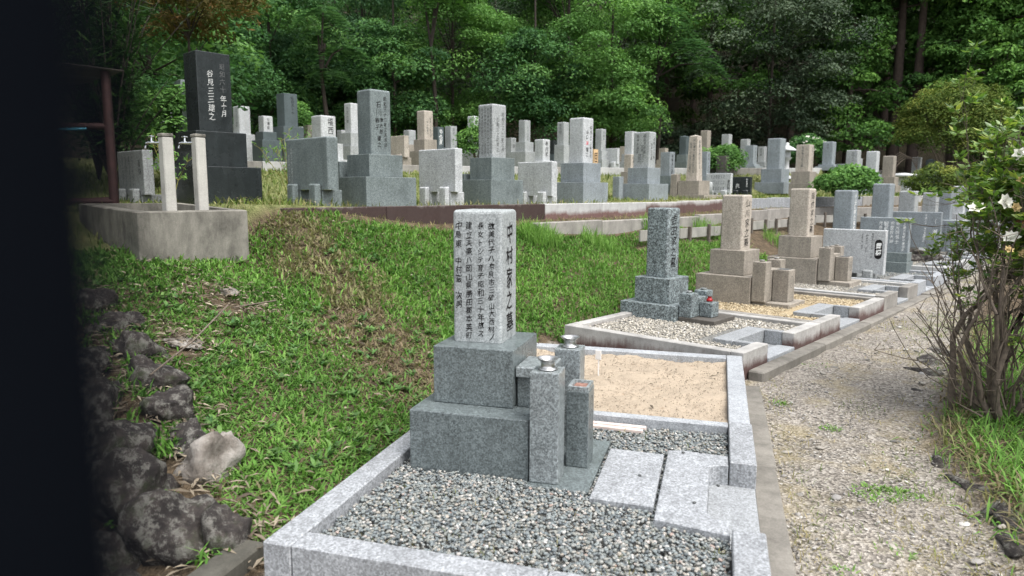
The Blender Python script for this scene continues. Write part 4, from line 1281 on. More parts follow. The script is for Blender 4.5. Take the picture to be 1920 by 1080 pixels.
wall_rocks = [
    # x, y, z, sx, sy, sz, pale, label
    (-2.03, 2.44, -0.090, 0.126, 0.136, 0.158, 0, 'lowest dark boulder of the stone bank edge beside the gutter'),
    (-2.24, 2.38, -0.090, 0.196, 0.170, 0.194, 0, 'big maroon boulder at the foot of the stone bank edge'),
    (-2.43, 2.86, 0.060, 0.150, 0.125, 0.170, 1, 'whitish cracked rock in the stone bank edge'),
    (-2.66, 2.96, 0.110, 0.138, 0.114, 0.114, 0, 'reddish boulder just above the whitish cracked rock'),
    (-2.95, 3.13, 0.220, 0.162, 0.136, 0.147, 0, 'dark mottled boulder third above the whitish rock'),
    (-3.28, 3.36, 0.320, 0.196, 0.148, 0.136, 0, 'rusty brown boulder in the middle of the stone edge'),
    (-3.58, 3.56, 0.420, 0.173, 0.148, 0.147, 0, 'lichen spotted boulder of the upper stone edge'),
    (-3.95, 3.75, 0.510, 0.196, 0.159, 0.136, 0, 'dark flat boulder near the top of the stone edge'),
    (-4.3, 3.92, 0.610, 0.196, 0.170, 0.147, 0, 'uppermost boulder of the stone edge in the shade'),
    (-2.6, 2.55, 0.010, 0.230, 0.170, 0.204, 0, 'dark boulder in the shade left of the whitish rock'),
    (-2.95, 2.72, 0.070, 0.254, 0.193, 0.227, 0, 'large shaded boulder under dry leaves'),
    (-2.45, 2.12, -0.130, 0.230, 0.193, 0.181, 0, 'shaded boulder at the lower left corner'),
    (-3.35, 2.95, 0.150, 0.254, 0.205, 0.227, 0, 'shaded boulder behind the lens obstruction, middle height'),
    (-2.2, 2.02, -0.170, 0.196, 0.170, 0.147, 0, 'half buried boulder in front of the gutter wall'),
    (-3.75, 3.2, 0.260, 0.254, 0.205, 0.227, 0, 'shaded boulder behind the lens obstruction, higher up')]
for i, (x, y, z, sx, sy, sz, pale, lab) in enumerate(wall_rocks):
    o = put('boulder', rock_mesh('boulder', sx, sy, sz, M['rock_pale' if pale else 'rock'], i + 1, .42 if pale else .36), None, None, (x, y, z), (0, 0, i * .7))
    tag(o, lab, 'boulder', 'boulders edging the bank')
bank_rocks = [(-3.52, 3.93, .12, .09, .03, 1, 'flat whitish stone lying in the grass of the bank'), (-3.95, 4.98, .10, .07, .04, 1, 'small pale stone in the bare patch below the trough')]
for i, (x, y, sx, sy, sz, pale, lab) in enumerate(bank_rocks):
    o = put('stone', rock_mesh('stone', sx, sy, sz, M['rock_pale'], 40 + i, .35), None, None, (x, y, gz(x, y) + .02), (.1, .25, i + .6))
    tag(o, lab, 'stone')
o = put('rock_base', rock_mesh('rock_base', .50, .28, .20, M['rock'], 71, .35), None, None, (3.62, 15.35, .24), (0, 0, ROT))
tag(o, 'rough dark brown rock carrying a blue grey memorial slab', 'rock')
edge = [(1.36, 3.55, .13, 'nearest dark edging stone right of the path'), (1.40, 3.86, .14, 'second dark edging stone right of the path'), (1.37, 4.2, .13, 'third dark edging stone right of the path, long and low'),
        (1.33, 4.6, .11, 'fourth edging stone right of the path, half sunk'), (1.62, 6.3, .10, 'small edging stone among straw beside the path'), (1.80, 6.95, .17, 'dark edging stone below the flowering shrub'), (1.98, 7.4, .18, 'dark edging stone left behind the flowering shrub'),
        (2.2, 7.85, .17, 'furthest dark edging stone before the shrub')]
for i, (x, y, s_, lab) in enumerate(edge):
    o = put('edging_stone', rock_mesh('edging_stone', s_ * .62, s_ * 1.25, s_ * .38, M['rock'], 90 + i, .34), None, None, (x, y, gz(x, y) - .025), (0, 0, -.2 + .3 * (i % 3)))
    tag(o, lab, 'stone', 'edging stones of the path')

# ------------------------------------------------------------------ added pole standing in for the thing held over the lens
bp = thing('lens_obstruction', (0, 0, 0), 0, 'added black pole standing in for an object held over the lens, out of focus along the left edge', 'post')
dl = R(16.4576)
def camxy(right, fwd): return (right * math.cos(dl) - fwd * math.sin(dl), right * math.sin(dl) + fwd * math.cos(dl))
bx_, by_ = camxy(-.0459, .0485)
bp.location = (bx_, by_, -.2)
put('shaft', lathe_mesh('shaft', [(0, 0), (.018, 0), (.018, .06), (.017, .07), (.017, 2.5), (.015, 2.52), (0, 2.53)], M['lens_obstruction'], 32), None, bp)
put('stand_in_foot', lathe_mesh('stand_in_foot', [(0, 0), (.05, 0), (.05, .012), (.0185, .02)], M['lens_obstruction'], 32), None, bp, (0, 0, .03))

# ------------------------------------------------------------------ grass and leaves
def blades(root, length, width, az, lean, bend):
    """arched blades: 5 verts, 3 tris each (as quads+tri -> all tris)"""
    n = len(root)
    d = np.stack([np.cos(az), np.sin(az), np.zeros(n)], -1)
    sidev = np.stack([-np.sin(az), np.cos(az), np.zeros(n)], -1)
    up = np.array([0, 0, 1.])
    l = length[:, None]
    p1 = root + l * .5 * (d * np.sin(lean)[:, None] + up * np.cos(lean)[:, None])
    l2 = np.minimum(lean + bend, 2.2)
    p2 = p1 + l * .5 * (d * np.sin(l2)[:, None] + up * np.cos(l2)[:, None])
    w = width[:, None]
    V = np.stack([root - sidev * w * .35, root + sidev * w * .35, p1 - sidev * w * .5, p1 + sidev * w * .5, p2], 1).reshape(-1, 3)
    b = np.arange(n)[:, None] * 5
    F = np.concatenate([b + np.array([[0, 1, 3]]), b + np.array([[0, 3, 2]]), b + np.array([[2, 3, 4]])], 0)
    return V, F


def grass_obj(name, label, xy, z, lmin, lmax, wmin, wmax, mat, dry, tint=None, lean=(.2, 1.2), bend=(.2, 1.0), cat='grass'):
    n = len(xy)
    root = np.concatenate([xy, (z - .006)[:, None]], 1)
    V, F = blades(root, rng.uniform(lmin, lmax, n), rng.uniform(wmin, wmax, n), rng.uniform(0, 6.283, n), rng.uniform(*lean, n), rng.uniform(*bend, n))
    tint = rng.beta(2.2, 2.6, n) if tint is None else tint
    me = mesh_np(name, V, F, mat, False, {'tint': np.repeat(tint, 5), 'dry': np.repeat(dry, 5)})
    return tag(put(name, me), label, cat, kind='stuff')


def seg_dist(x, y, a, b):
    ax, ay = a; bx, by = b
    dx, dy = bx - ax, by - ay
    t = np.clip(((x - ax) * dx + (y - ay) * dy) / (dx * dx + dy * dy), 0, 1)
    return np.hypot(x - ax - t * dx, y - ay - t * dy), t


def vnoise(x, y, sc, seed=0):
    """cheap smooth value noise"""
    x = x * sc + seed * 17.3; y = y * sc + seed * 9.1
    xi, yi = np.floor(x).astype(int), np.floor(y).astype(int)
    fx, fy = x - xi, y - yi
    fx = fx * fx * (3 - 2 * fx); fy = fy * fy * (3 - 2 * fy)
    def h(a, b):
        v = np.sin(a * 127.1 + b * 311.7 + seed * 74.7) * 43758.5453
        return v - np.floor(v)
    return (h(xi, yi) * (1 - fx) + h(xi + 1, yi) * fx) * (1 - fy) + (h(xi, yi + 1) * (1 - fx) + h(xi + 1, yi + 1) * fx) * fy


# bank
n = 620000
x = rng.uniform(-7.0, 2.6, n); y = rng.uniform(2.2, 13.5, n)
t_, s_ = row_ts(x, y)
s_ = s_ - kerb_s(t_)
keep = (s_ < np.where((t_ > -.6) & (t_ < 12), -.2, -.03)) & (s_ > -4.4) & ~((s_ > -.6) & (s_ < -.38) & (t_ > 2.2)) & ~((np.abs(s_ + 1.0) < .05) & (t_ > 4.1))
sl_ = np.where(y < 5.5, x < -1.83, s_ > -2.50)
sl_ = np.where((y >= 5.5) & (y < 7.0), (x < -1.75) & (s_ > -3.2), sl_)
dw = (x - WALL[0]) * (-WDIR[1]) + (y - WALL[1]) * WDIR[0]
keep &= sl_ & (dw < -.08)
# trough footprint
lx = (x + 4.79) * math.cos(-ROT) - (y - 4.88) * math.sin(-ROT); ly = (x + 4.79) * math.sin(-ROT) + (y - 4.88) * math.cos(-ROT)
keep &= ~((lx < .01) & (lx > -1.9) & (ly > -.02) & (ly < 1.02))
# bare / dry strip running down the bank
dd, tt_ = seg_dist(x, y, (-4.25, 6.35), (-3.35, 5.75))
d2, _ = seg_dist(x, y, (-3.35, 5.75), (-2.2, 4.75))
dd = np.minimum(dd, d2)
nz_ = vnoise(x, y, 2.6, 1) * .6 + vnoise(x, y, 8, 2) * .4
strip = np.clip(1.2 - dd / (.13 + .68 * nz_), 0, 1) * np.clip(.35 + 1.1 * vnoise(x, y, 6, 21), 0, 1)
d3, _ = seg_dist(x, y, (-4.15, 4.85), (-3.75, 4.75))
d4, _ = seg_dist(x, y, (-3.65, 4.0), (-3.45, 3.85))
bare = np.clip(1.2 - np.minimum(d3 / .25, d4 / .16), 0, 1)
# thinner with distance from the camera
dist = np.hypot(x, y)
dens = np.clip(4.6 / dist, .35, 1.0)
keep &= rng.uniform(0, 1, n) < dens * (1 - .35 * strip) * (1 - .93 * bare) * (.55 + .6 * vnoise(x, y, 5, 5))
x, y, strip, nz_, dist, s_, t_ = x[keep], y[keep], strip[keep], nz_[keep], dist[keep], s_[keep], t_[keep]
dry = np.where(rng.uniform(0, 1, len(x)) < np.clip(strip * 1.15, .06, .93), rng.uniform(.7, 1, len(x)), rng.uniform(0, .12, len(x)))
patch = vnoise(x, y, 1.3, 3) * .5 + vnoise(x, y, 4, 4) * .5
tint = np.clip(rng.beta(2.2, 2.4, len(x)) * .7 + patch * .5 - .12, 0, 1)
zb_ = ground(x, y)
near_ = dist < 6.2
grass_obj('bank_grass', 'dense green broad bladed grass covering the near part of the bank', np.stack([x, y], -1)[near_], zb_[near_], .04, .095, .008, .017, M['grass'], dry[near_], tint[near_], (.4, 1.5), (.1, .8))
grass_obj('bank_grass', 'green grass covering the far part of the bank below the boards', np.stack([x, y], -1)[~near_], zb_[~near_], .055, .12, .010, .019, M['grass'], dry[~near_] * .9, np.clip(tint[~near_] + .08, 0, 1), (.15, 1.2), (.2, 1.1))
# broad-leaved rosettes among the grass of the bank
nr = 300
rx0 = rng.uniform(-5.0, -1.9, nr * 3); ry0 = rng.uniform(2.9, 8.5, nr * 3)
t0_, s0_ = row_ts(rx0, ry0)
ok = (s0_ < -.35) & ((rx0 - WALL[0]) * (-WDIR[1]) + (ry0 - WALL[1]) * WDIR[0] < -.2) & (s0_ > -3.6) & (np.where(ry0 > 6, s0_ > -2.35, True)) & (vnoise(rx0, ry0, 1.6, 31) > .45)
rx0, ry0 = rx0[ok][:nr], ry0[ok][:nr]
q_ = np.repeat(np.arange(len(rx0)), 9)
xr = rx0[q_] + rng.normal(0, .012, len(q_)); yr = ry0[q_] + rng.normal(0, .012, len(q_))
grass_obj('bank_weeds', 'broad leaved weeds mixed into the grass of the bank', np.stack([xr, yr], -1), ground(xr, yr) + .03, .04, .085, .014, .025, M['leaf_mid'], rng.uniform(0, .15, len(xr)), rng.uniform(.4, 1, len(xr)), (.7, 1.4), (.1, .5))
# long tufts on top of the bank
pts_ = []
for (cx, cy, r_, k_) in ((-2.35, 9.3, .28, 900), (-1.0, 12.1, .3, 600), (-.2, 13.6, .35, 500), (.3, 13.1, .3, 350), (-1.7, 10.2, .25, 350), (1.2, 14.6, .4, 350)):
    a_ = rng.uniform(0, 6.283, k_); q_ = r_ * np.sqrt(rng.uniform(0, 1, k_))
    pts_.append(np.stack([cx + q_ * np.cos(a_), cy + q_ * np.sin(a_)], -1))
pts_ = np.concatenate(pts_)
grass_obj('tall_grass', 'long bright grass tufts along the board edging', pts_, ground(pts_[:, 0], pts_[:, 1]), .14, .34, .005, .010, M['grass'], rng.uniform(0, .15, len(pts_)), rng.uniform(.45, 1, len(pts_)), (.05, .6), (.2, .9))

# grass of the upper terraces (short, yellowish)
n = 60000
t_ = rng.uniform(-3, 24, n); s_ = rng.uniform(.16, 9.5, n)
skk = np.clip(7.2 - .3 * (t_ - 2), 2.6, 8.)
u_ = rng.uniform(0, 1, n)
gravel_front = (s_ < 1.3) & (t_ > -.2) & (t_ < 11)
keep = (s_ < skk - .1) & ~(gravel_front & (u_ > .12))
t_, s_ = t_[keep], s_[keep]
x, y = row_xy(t_, s_ + kerb_s(t_))
grass_obj('terrace_grass', 'short yellowish grass on the slope between the upper terraces', np.stack([x, y], -1), ground(x, y), .05, .14, .010, .02, M['grass_far'], np.clip(rng.uniform(-.6, .65, len(x)), 0, 1), None, (.1, 1.0), (.1, .8))
# strip of straw and weeds at the terrace edge
n = 6000
t_ = rng.uniform(-1.6, 12, n); s_ = rng.uniform(-.36, .35, n)
keep = ~((s_ > -.03) & (s_ < .15) & (t_ > -1.2))
x, y = row_xy(t_[keep], s_[keep] + kerb_s(t_[keep]))
grass_obj('edge_weeds', 'dry straw and weeds along the kerb of the upper terrace', np.stack([x, y], -1), ground(x, y), .04, .13, .004, .009, M['grass_far'], np.clip(rng.uniform(0, 1.1, len(x)), 0, 1), None, (.2, 1.4), (.1, .8))

# path: patches of grass, straw, loose stones
n = 85000
x = rng.uniform(.36, 5.0, n); y = rng.uniform(1.6, 15, n)
q_ = C0[None] - np.stack([x, y], -1)
bb = -(q_ @ RV); aa = -(q_ @ RU)
on_path = ((y < 6.3) | (bb < -.17)) & (x > .37)
bedm = smst(1.15, 1.45, x - .35 * np.maximum(0, y - 5.0))
nz1 = vnoise(x, y, 1.1, 8) * .6 + vnoise(x, y, 3.3, 9) * .4
edgeg = np.exp(-((x - .46) / .13) ** 2) * (y < 6.3) * .8
mid = np.exp(-((x - .35 * np.maximum(0, y - 5) - 1.05) / .28) ** 2) * .75
pr = np.clip((nz1 - .46) * 3.0, 0, 1) * .55 + edgeg * .7 + mid * np.clip(nz1 * 2.4 - .5, 0, 1)
keep = on_path & (bedm < .5) & (rng.uniform(0, 1, n) < pr)
x1, y1 = x[keep], y[keep]
dry = np.clip(rng.beta(2.4, 1.1, len(x1)) * 1.15 - .9 * (vnoise(x1, y1, 2.1, 12) > .62), 0, 1)
grass_obj('path_weeds', 'thin dry grass and weeds growing on the gravel path', np.stack([x1, y1], -1), ground(x1, y1), .02, .075, .003, .006, M['grass_far'], dry, None, (.3, 1.5), (.1, .8))
pts_ = []
for (cx, cy, r_, k_) in ((.93, 4.02, .14, 420), (.82, 3.35, .06, 120), (.78, 5.1, .05, 60), (.92, 6.9, .1, 120), (1.02, 2.9, .05, 60), (.5, 5.6, .06, 60), (.55, 3.1, .05, 60)):
    a_ = rng.uniform(0, 6.283, k_); q_ = r_ * np.sqrt(rng.uniform(0, 1, k_))
    pts_.append(np.stack([cx + q_ * np.cos(a_) * 1.3, cy + q_ * np.sin(a_)], -1))
pts_ = np.concatenate(pts_)
grass_obj('path_weeds', 'low bright green weed patches in the middle of the path', pts_, ground(pts_[:, 0], pts_[:, 1]), .02, .05, .005, .011, M['grass'], rng.uniform(0, .2, len(pts_)), rng.uniform(.4, 1, len(pts_)), (.6, 1.45), (.1, .6))
# planting bed
n = 60000
x = rng.uniform(1.2, 4.6, n); y = rng.uniform(2.6, 9.5, n)
bedm = smst(1.2, 1.6, x - .35 * np.maximum(0, y - 5.0))
keep = rng.uniform(0, 1, n) < bedm * (.5 + .7 * vnoise(x, y, 2.5, 15)) * np.clip(4.4 / np.hypot(x, y), .4, 1)
x, y = x[keep], y[keep]
dry = np.where(rng.uniform(0, 1, len(x)) < np.exp(-((x - .35 * np.maximum(0, y - 5) - 1.42) / .16) ** 2) * .8, rng.uniform(.6, 1, len(x)), rng.uniform(0, .1, len(x)))
grass_obj('bed_grass', 'long green grass under the flowering shrub', np.stack([x, y], -1), ground(x, y), .06, .17, .006, .013, M['grass'], dry, np.clip(rng.beta(3, 2.2, len(x)), 0, 1), (.3, 1.35), (.2, 1.0))
n = 26000
x = rng.uniform(.36, 4.2, n); y = rng.uniform(1.6, 12, n)
q_ = np.stack([x, y], -1) - C0[None]
keep = ((y < 6.2) | (q_ @ RV < -.16)) & (smst(1.1, 1.5, x - .35 * np.maximum(0, y - 5)) < .6) & (rng.uniform(0, 1, n) < np.clip(3.2 / np.hypot(x, y), .3, 1))
x, y = x[keep], y[keep]
pebbles('path_gravel', 'loose crushed stone scattered over the path', np.stack([x, y, ground(x, y) + .002], -1), (.004, .003, .002), (.015, .011, .006), M['path_stone'], tilt=.3, sub=1)
n = 230
x = rng.uniform(.36, 3.6, n); y = rng.uniform(1.8, 11, n)
q_ = np.stack([x, y], -1) - C0[None]
keep = ((y < 6.2) | (q_ @ RV < -.18)) & (smst(1.1, 1.5, x - .35 * np.maximum(0, y - 5)) < .8)
x, y = x[keep], y[keep]
pebbles('path_stones', 'larger flat stones strewn over the path', np.stack([x, y, ground(x, y) + .003], -1), (.014, .011, .005), (.04, .03, .013), M['path_stone'], tilt=.2, sub=2)

# small weeds in the gravel of the nearest plot
n = 260
x = rng.uniform(-1.5, .05, n); y = rng.uniform(2.4, 4.15, n)
keep = ~((x > -1.5) & (x < -.2) & (y > 3.02) & (y < 4.0)) & ~((x > -.24) & (y > 2.85) & (y < 3.8))
x, y = x[keep], y[keep]
reps = np.repeat(np.arange(len(x)), 5)
xx = x[reps] + rng.normal(0, .012, len(reps)); yy_ = y[reps] + rng.normal(0, .012, len(reps))
grass_obj('gravel_weeds', 'sparse straw and seedlings in the gravel of the nearest plot', np.stack([xx, yy_], -1), np.full(len(xx), .012), .02, .07, .0015, .004, M['grass_far'], np.clip(rng.uniform(-.2, 1.2, len(xx)), 0, 1), None, (.1, 1.2), (.1, .8))

# leaf litter: curled dry leaves on the stone edge and the bank
def litter(name, label, xy, z, lmin, lmax, mat, wr=.28):
    n = len(xy)
    L_ = rng.uniform(lmin, lmax, n); az = rng.uniform(0, 6.283, n)
    d = np.stack([np.cos(az), np.sin(az), rng.uniform(-.15, .3, n)], -1)
    sd_ = np.stack([-np.sin(az), np.cos(az), rng.uniform(-.4, .4, n)], -1)
    c = np.concatenate([xy, z[:, None]], 1)
    w = (L_ * wr)[:, None]
    l = L_[:, None]
    V = np.stack([c - d * l * .5, c - sd_ * w * .5 + np.array([0, 0, .01]), c + sd_ * w * .5 + np.array([0, 0, .006]), c + d * l * .5], 1).reshape(-1, 3)
    b = np.arange(n)[:, None] * 4
    F = np.concatenate([b + np.array([[0, 1, 2]]), b + np.array([[1, 3, 2]])], 0)
    me = mesh_np(name, V, F, mat, False, {'tint': np.repeat(rng.uniform(0, 1, n), 4), 'dry': np.zeros(4 * n)})
    return tag(put(name, me), label, 'leaves', kind='stuff')


n = 1900
aw = rng.uniform(-.1, 3.4, n); off_ = rng.normal(-.0, .2, n)
x = WALL[0] + aw * WDIR[0] + off_ * -WDIR[1]; y = WALL[1] + aw * WDIR[1] + off_ * WDIR[0]
litter('leaf_litter', 'dry bamboo leaves piled between the boulders', np.stack([x, y], -1), ground(x, y) + rng.uniform(.01, .05, n), .04, .13, M['leaf_litter'], .13)
n = 1250
cx = np.concatenate([rng.normal(-3.95, .28, 500), rng.normal(-3.55, .16, 220), rng.uniform(-5.2, -1.9, n - 720)])
cy = np.concatenate([rng.normal(4.85, .22, 500), rng.normal(3.95, .12, 220), rng.uniform(3, 7.4, n - 720)])
kk = (cx < -1.9) & ((cx - WALL[0]) * (-WDIR[1]) + (cy - WALL[1]) * WDIR[0] < -.05)
cx, cy = cx[kk], cy[kk]
litter('leaf_litter', 'fallen pale leaves and straw on the bank', np.stack([cx, cy], -1), ground(cx, cy) + rng.uniform(.02, .075, len(cx)), .03, .09, M['leaf_litter'], .2)
for (p_, lab) in (([(-3.05, 3.12, .42), (-3.3, 3.75, .47), (-3.45, 4.3, .62)], 'long fallen twig across the bank grass'), ([(-3.42, 4.32, .6), (-3.25, 4.6, .62)], 'short twig beside the pale stone on the bank')):
    V, Fq = tube_np([(p_, [.006] * len(p_))], 5)
    tag(put('twig', mesh_np('twig', V, Fq, M['bark_shrub'])), lab, 'twig')


# ------------------------------------------------------------------ trees
def kite_leaves(c, L_, W_, nrm, dirs, fold=.15):
    """diamond leaves; c (n,3) centres, nrm normals, dirs along-leaf unit vectors"""
    side = np.cross(nrm, dirs)
    side /= np.linalg.norm(side, axis=1)[:, None] + 1e-9
    l = L_[:, None] * .5; w = W_[:, None] * .5
    V = np.stack([c - dirs * l, c + side * w - nrm * w * fold, c + dirs * l, c - side * w - nrm * w * fold], 1).reshape(-1, 3)
    b = np.arange(len(c))[:, None] * 4
    F = np.concatenate([b + np.array([[0, 1, 2]]), b + np.array([[0, 2, 3]])], 0)
    return V, F


def unit(v): return v / (np.linalg.norm(v, axis=-1, keepdims=True) + 1e-9)


def crown_leaves(clumps, per, leafL, leafW, r, droop=0.0, flat=.6, upb=.7, aspect=None):
    """clumps: (k,4) centre + radius. Leaves on the shells of the clumps, facing out and up."""
    k = len(clumps)
    C = np.repeat(clumps[:, :3], per, 0); Rr = np.repeat(clumps[:, 3], per)
    n = len(C)
    d = unit(r.normal(size=(n, 3)))
    d[:, 2] = np.where(d[:, 2] < -.35, -d[:, 2], d[:, 2])
    rad = Rr * (.55 + .5 * r.uniform(0, 1, n) ** .6)
    off = d * rad[:, None] * np.array([1, 1, flat])
    c = C + off
    c[:, 2] -= droop * (np.hypot(off[:, 0], off[:, 1])) ** 2
    nrm = unit(d * .7 + np.array([0, 0, upb]) + r.normal(size=(n, 3)) * .5)
    dr = r.normal(size=(n, 3)) + d * .8 + np.array([0, 0, -.25 - droop])
    dr = unit(dr - nrm * (dr * nrm).sum(1, keepdims=True))
    L_ = r.uniform(.7, 1.25, n) * leafL; W_ = r.uniform(.7, 1.25, n) * leafW
    V, F = kite_leaves(c, L_, W_, nrm, dr)
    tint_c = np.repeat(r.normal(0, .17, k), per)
    tint = np.clip(.42 + tint_c + r.normal(0, .13, n) + .12 * d[:, 2], 0, 1)  # clump tops tinted lighter: light from above painted into the leaf colour
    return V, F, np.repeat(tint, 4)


def ellipsoid_clumps(c, rx, ry, rz, k, r, cr=(.5, 1.0), shell=.55, cut=-1.0, conic=0.0):
    d = unit(r.normal(size=(k * 3, 3)))
    d = d[d[:, 2] > cut][:k]
    q = (shell + (1 - shell) * r.uniform(0, 1, len(d))) [:, None]
    P_ = d * q
    if conic:
        f = 1 - conic * (P_[:, 2] * .5 + .5)
        P_[:, 0] *= f; P_[:, 1] *= f
    out = np.empty((len(d), 4))
    out[:, :3] = np.array(c) + P_ * np.array([rx, ry, rz])
    out[:, 3] = r.uniform(*cr, len(d))
    return out


def tree(name, label, x, y, h, trunk_r, crown, mat, bark='bark', seed=1, per=150, leafL=.14, leafW=.07, flat=.6, droop=0., lean=(0, 0), group='trees of the wood behind the cemetery', z=None, limbs=True, cat='tree', upb=.7):
    """crown: list of ellipsoids (dx, dy, z, rx, ry, rz, nclumps, (crmin, crmax))"""
    r = np.random.default_rng(seed)
    z = gz(x, y) if z is None else z
    t = thing(name, (x, y, z), 0, label, cat, group)
    cl = []
    for (dx, dy, cz, rx, ry, rz, k, cr) in crown:
        cl.append(ellipsoid_clumps((dx, dy, cz), rx, ry, rz, k, r, cr))
    cl = np.concatenate(cl)
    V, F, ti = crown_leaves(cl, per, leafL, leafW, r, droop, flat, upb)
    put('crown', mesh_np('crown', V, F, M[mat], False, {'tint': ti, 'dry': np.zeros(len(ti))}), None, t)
    n = 9
    zz_ = np.linspace(-.3, h, n)
    wob = np.cumsum(r.normal(0, .06, (n, 2)), 0) * (trunk_r * 6)
    pts = np.stack([wob[:, 0] * .3 + lean[0] * zz_ / h, wob[:, 1] * .3 + lean[1] * zz_ / h, zz_], -1)
    pts[0, :2] = 0
    paths = [(pts, np.linspace(trunk_r, trunk_r * .22, n))]
    if limbs:
        for q in r.choice(len(cl), min(len(cl), 14), replace=False):
            e = cl[q, :3]
            k0 = int(np.clip(np.searchsorted(zz_, e[2] * .62), 1, n - 2))
            a = pts[k0]
            mid_ = (a + e) / 2 + np.array([0, 0, .12 * np.linalg.norm(e - a)])
            paths.append(([a, mid_, e], [trunk_r * .38, trunk_r * .22, trunk_r * .08]))
    V, F = tube_np(paths, 7)
    put('trunk', mesh_np('trunk', V, F, M[bark], True), None, t)
    return t


def at_px(u, dep):
    """position on the ground plan for a bearing measured in the photograph and a distance"""
    q = math.atan((u - 960) / 1316.3) - R(16.4576)
    dd_ = dep / math.cos(q + R(16.4576))
    return dd_ * math.sin(q), dd_ * math.cos(q)


# (u, depth, height, ellipsoids, leaf material, label ...)
def broad(u, dep, h, rx, rz, cz, k, mat, lab, seed, per=430, L_=.12, W_=.062, cr=(.5, 1.15), tr=.07, extra=(), **kw):
    x, y = at_px(u, dep)
    if seed < 12:
        cz = min(cz, rz + .9) * .9; k = int(k * 1.5)
    else:
        cz = cz * .72; rz = rz * 1.1; k = int(k * 1.3); per = min(per, 240); L_ *= 1.3; W_ *= 1.3
    tree('broadleaf_tree', lab, x, y, h, tr, [(0, 0, cz, rx, rx, rz, k, cr)] + list(extra), mat, seed=seed, per=per, leafL=L_, leafW=W_, **kw)


broad(385, 20, 6, 2.0, 3.2, 4.6, 30, 'leaf_mid', 'dark green tree behind the black grave', 1, limbs=False)
broad(520, 24, 11, 2.0, 3.6, 5.6, 46, 'leaf_mid', 'full mid green tree right of the black grave', 2, extra=[(-.9, -1.2, 3.2, 1.3, 1.2, 1.2, 12, (.4, .7))])
broad(590, 25.5, 9, 1.7, 2.2, 3.6, 30, 'leaf_blue', 'bluish green tree above the tall dark gravestone', 3, L_=.2, W_=.06)
broad(690, 27, 12, 2.3, 3.9, 6.2, 46, 'leaf_blue', 'layered blue green tree above the grey green gravestone', 4)
broad(745, 24.5, 8, 1.7, 2.1, 4.0, 30, 'leaf_mid', 'loose mid green tree left of the tall beige gravestone', 5)
broad(850, 26, 11, 2.2, 3.4, 5.6, 44, 'leaf_bright', 'light green tree in the middle left of the wood', 6)
broad(930, 30, 14, 2.6, 4.4, 7.5, 44, 'leaf_dark', 'dark glossy tree behind the light green tree', 7)
broad(1000, 25, 8, 1.6, 2.0, 3.2, 28, 'leaf_mid', 'low green tree above the three stepped gravestone', 8)
broad(1060, 28, 14, 2.6, 4.6, 7.4, 58, 'leaf_bright', 'tall bright green tree in the centre of the wood', 9)
broad(1140, 25.5, 10, 1.9, 3.2, 4.6, 42, 'leaf_bright', 'bright green tree right of the centre, reaching low', 10, extra=[(.5, -.8, 2.0, 1.4, 1.2, 1.0, 12, (.4, .7))])
broad(1430, 28, 12, 3.2, 3.8, 6.4, 90, 'leaf_dark', 'broad dark domed evergreen in the right of the wood', 11, per=260, L_=.13, W_=.06, cr=(.5, 1.0))
broad(300, 15, 8, 1.6, 2.8, 4.2, 26, 'leaf_mid', 'shaded tree above the tap posts', 12)
broad(450, 30, 15, 2.8, 4.5, 9.5, 44, 'leaf_mid', 'tall tree rising behind the black grave', 13)
broad(640, 33, 17, 3.0, 5.0, 11, 46, 'leaf_mid', 'tall tree in the second rank left of the centre', 14)
broad(790, 34, 18, 3.2, 5.2, 11.5, 46, 'leaf_dark', 'tall dark tree in the second rank, middle left', 15)
broad(985, 34, 18, 3.2, 5.4, 11.5, 46, 'leaf_mid', 'tall tree in the second rank near the centre', 16)
broad(1180, 34, 18, 3.0, 5.4, 11.5, 46, 'leaf_dark', 'tall dark tree in the second rank right of the centre', 17)
tree('broadleaf_tree', 'big tree whose crown overhangs the left side above the trough', -9.2, 4.2, 7.5, .22, [(.6, .6, 6.6, 3.2, 2.8, 1.5, 60, (.6, 1.0))], 'leaf_mid', seed=19, per=170, leafL=.18, leafW=.09)
broad(375, 13, 5, 1.3, .7, 4.35, 26, 'leaf_rust', 'tree with rust brown hanging foliage at the top left', 18, per=170, L_=.13, W_=.03, droop=.3, cr=(.3, .55), tr=.035)


# conifers: tiers of drooping sprays
def conifer(u, dep, h, r0, cz0, k, mat, lab, seed, per=190, tr=.15, L_=.16, W_=.08):
    x, y = at_px(u, dep)
    k = int(k * 1.9); h = min(h, 11.5)
    r = np.random.default_rng(seed)
    z = gz(x, y)
    t = thing('conifer_tree', (x, y, z), 0, lab, 'tree', 'trees of the wood behind the cemetery')
    zc = np.sort(r.uniform(cz0, h, k))
    fr = 1 - (zc - cz0) / (h - cz0 + .6)
    rad = r0 * fr ** .75 * r.uniform(.45, 1.05, k)
    a = r.uniform(0, 6.283, k)
    cl = np.stack([rad * np.cos(a), rad * np.sin(a), zc, r.uniform(.4, .8, k)], -1)
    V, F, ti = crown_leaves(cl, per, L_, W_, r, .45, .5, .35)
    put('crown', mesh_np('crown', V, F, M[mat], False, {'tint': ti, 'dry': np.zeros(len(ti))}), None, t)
    pts = np.stack([np.zeros(7), np.zeros(7), np.linspace(-.4, h, 7)], -1)
    paths = [(pts, np.linspace(tr, tr * .2, 7))]
    for q in r.choice(k, min(k, 18), replace=False):
        e = cl[q, :3]
        paths.append(([(0, 0, e[2] + .25), (e[0] * .5, e[1] * .5, e[2] + .22), tuple(e)], [.04, .03, .012]))
    V, F = tube_np(paths, 8)
    put('trunk', mesh_np('trunk', V, F, M['bark_cedar'], True), None, t)


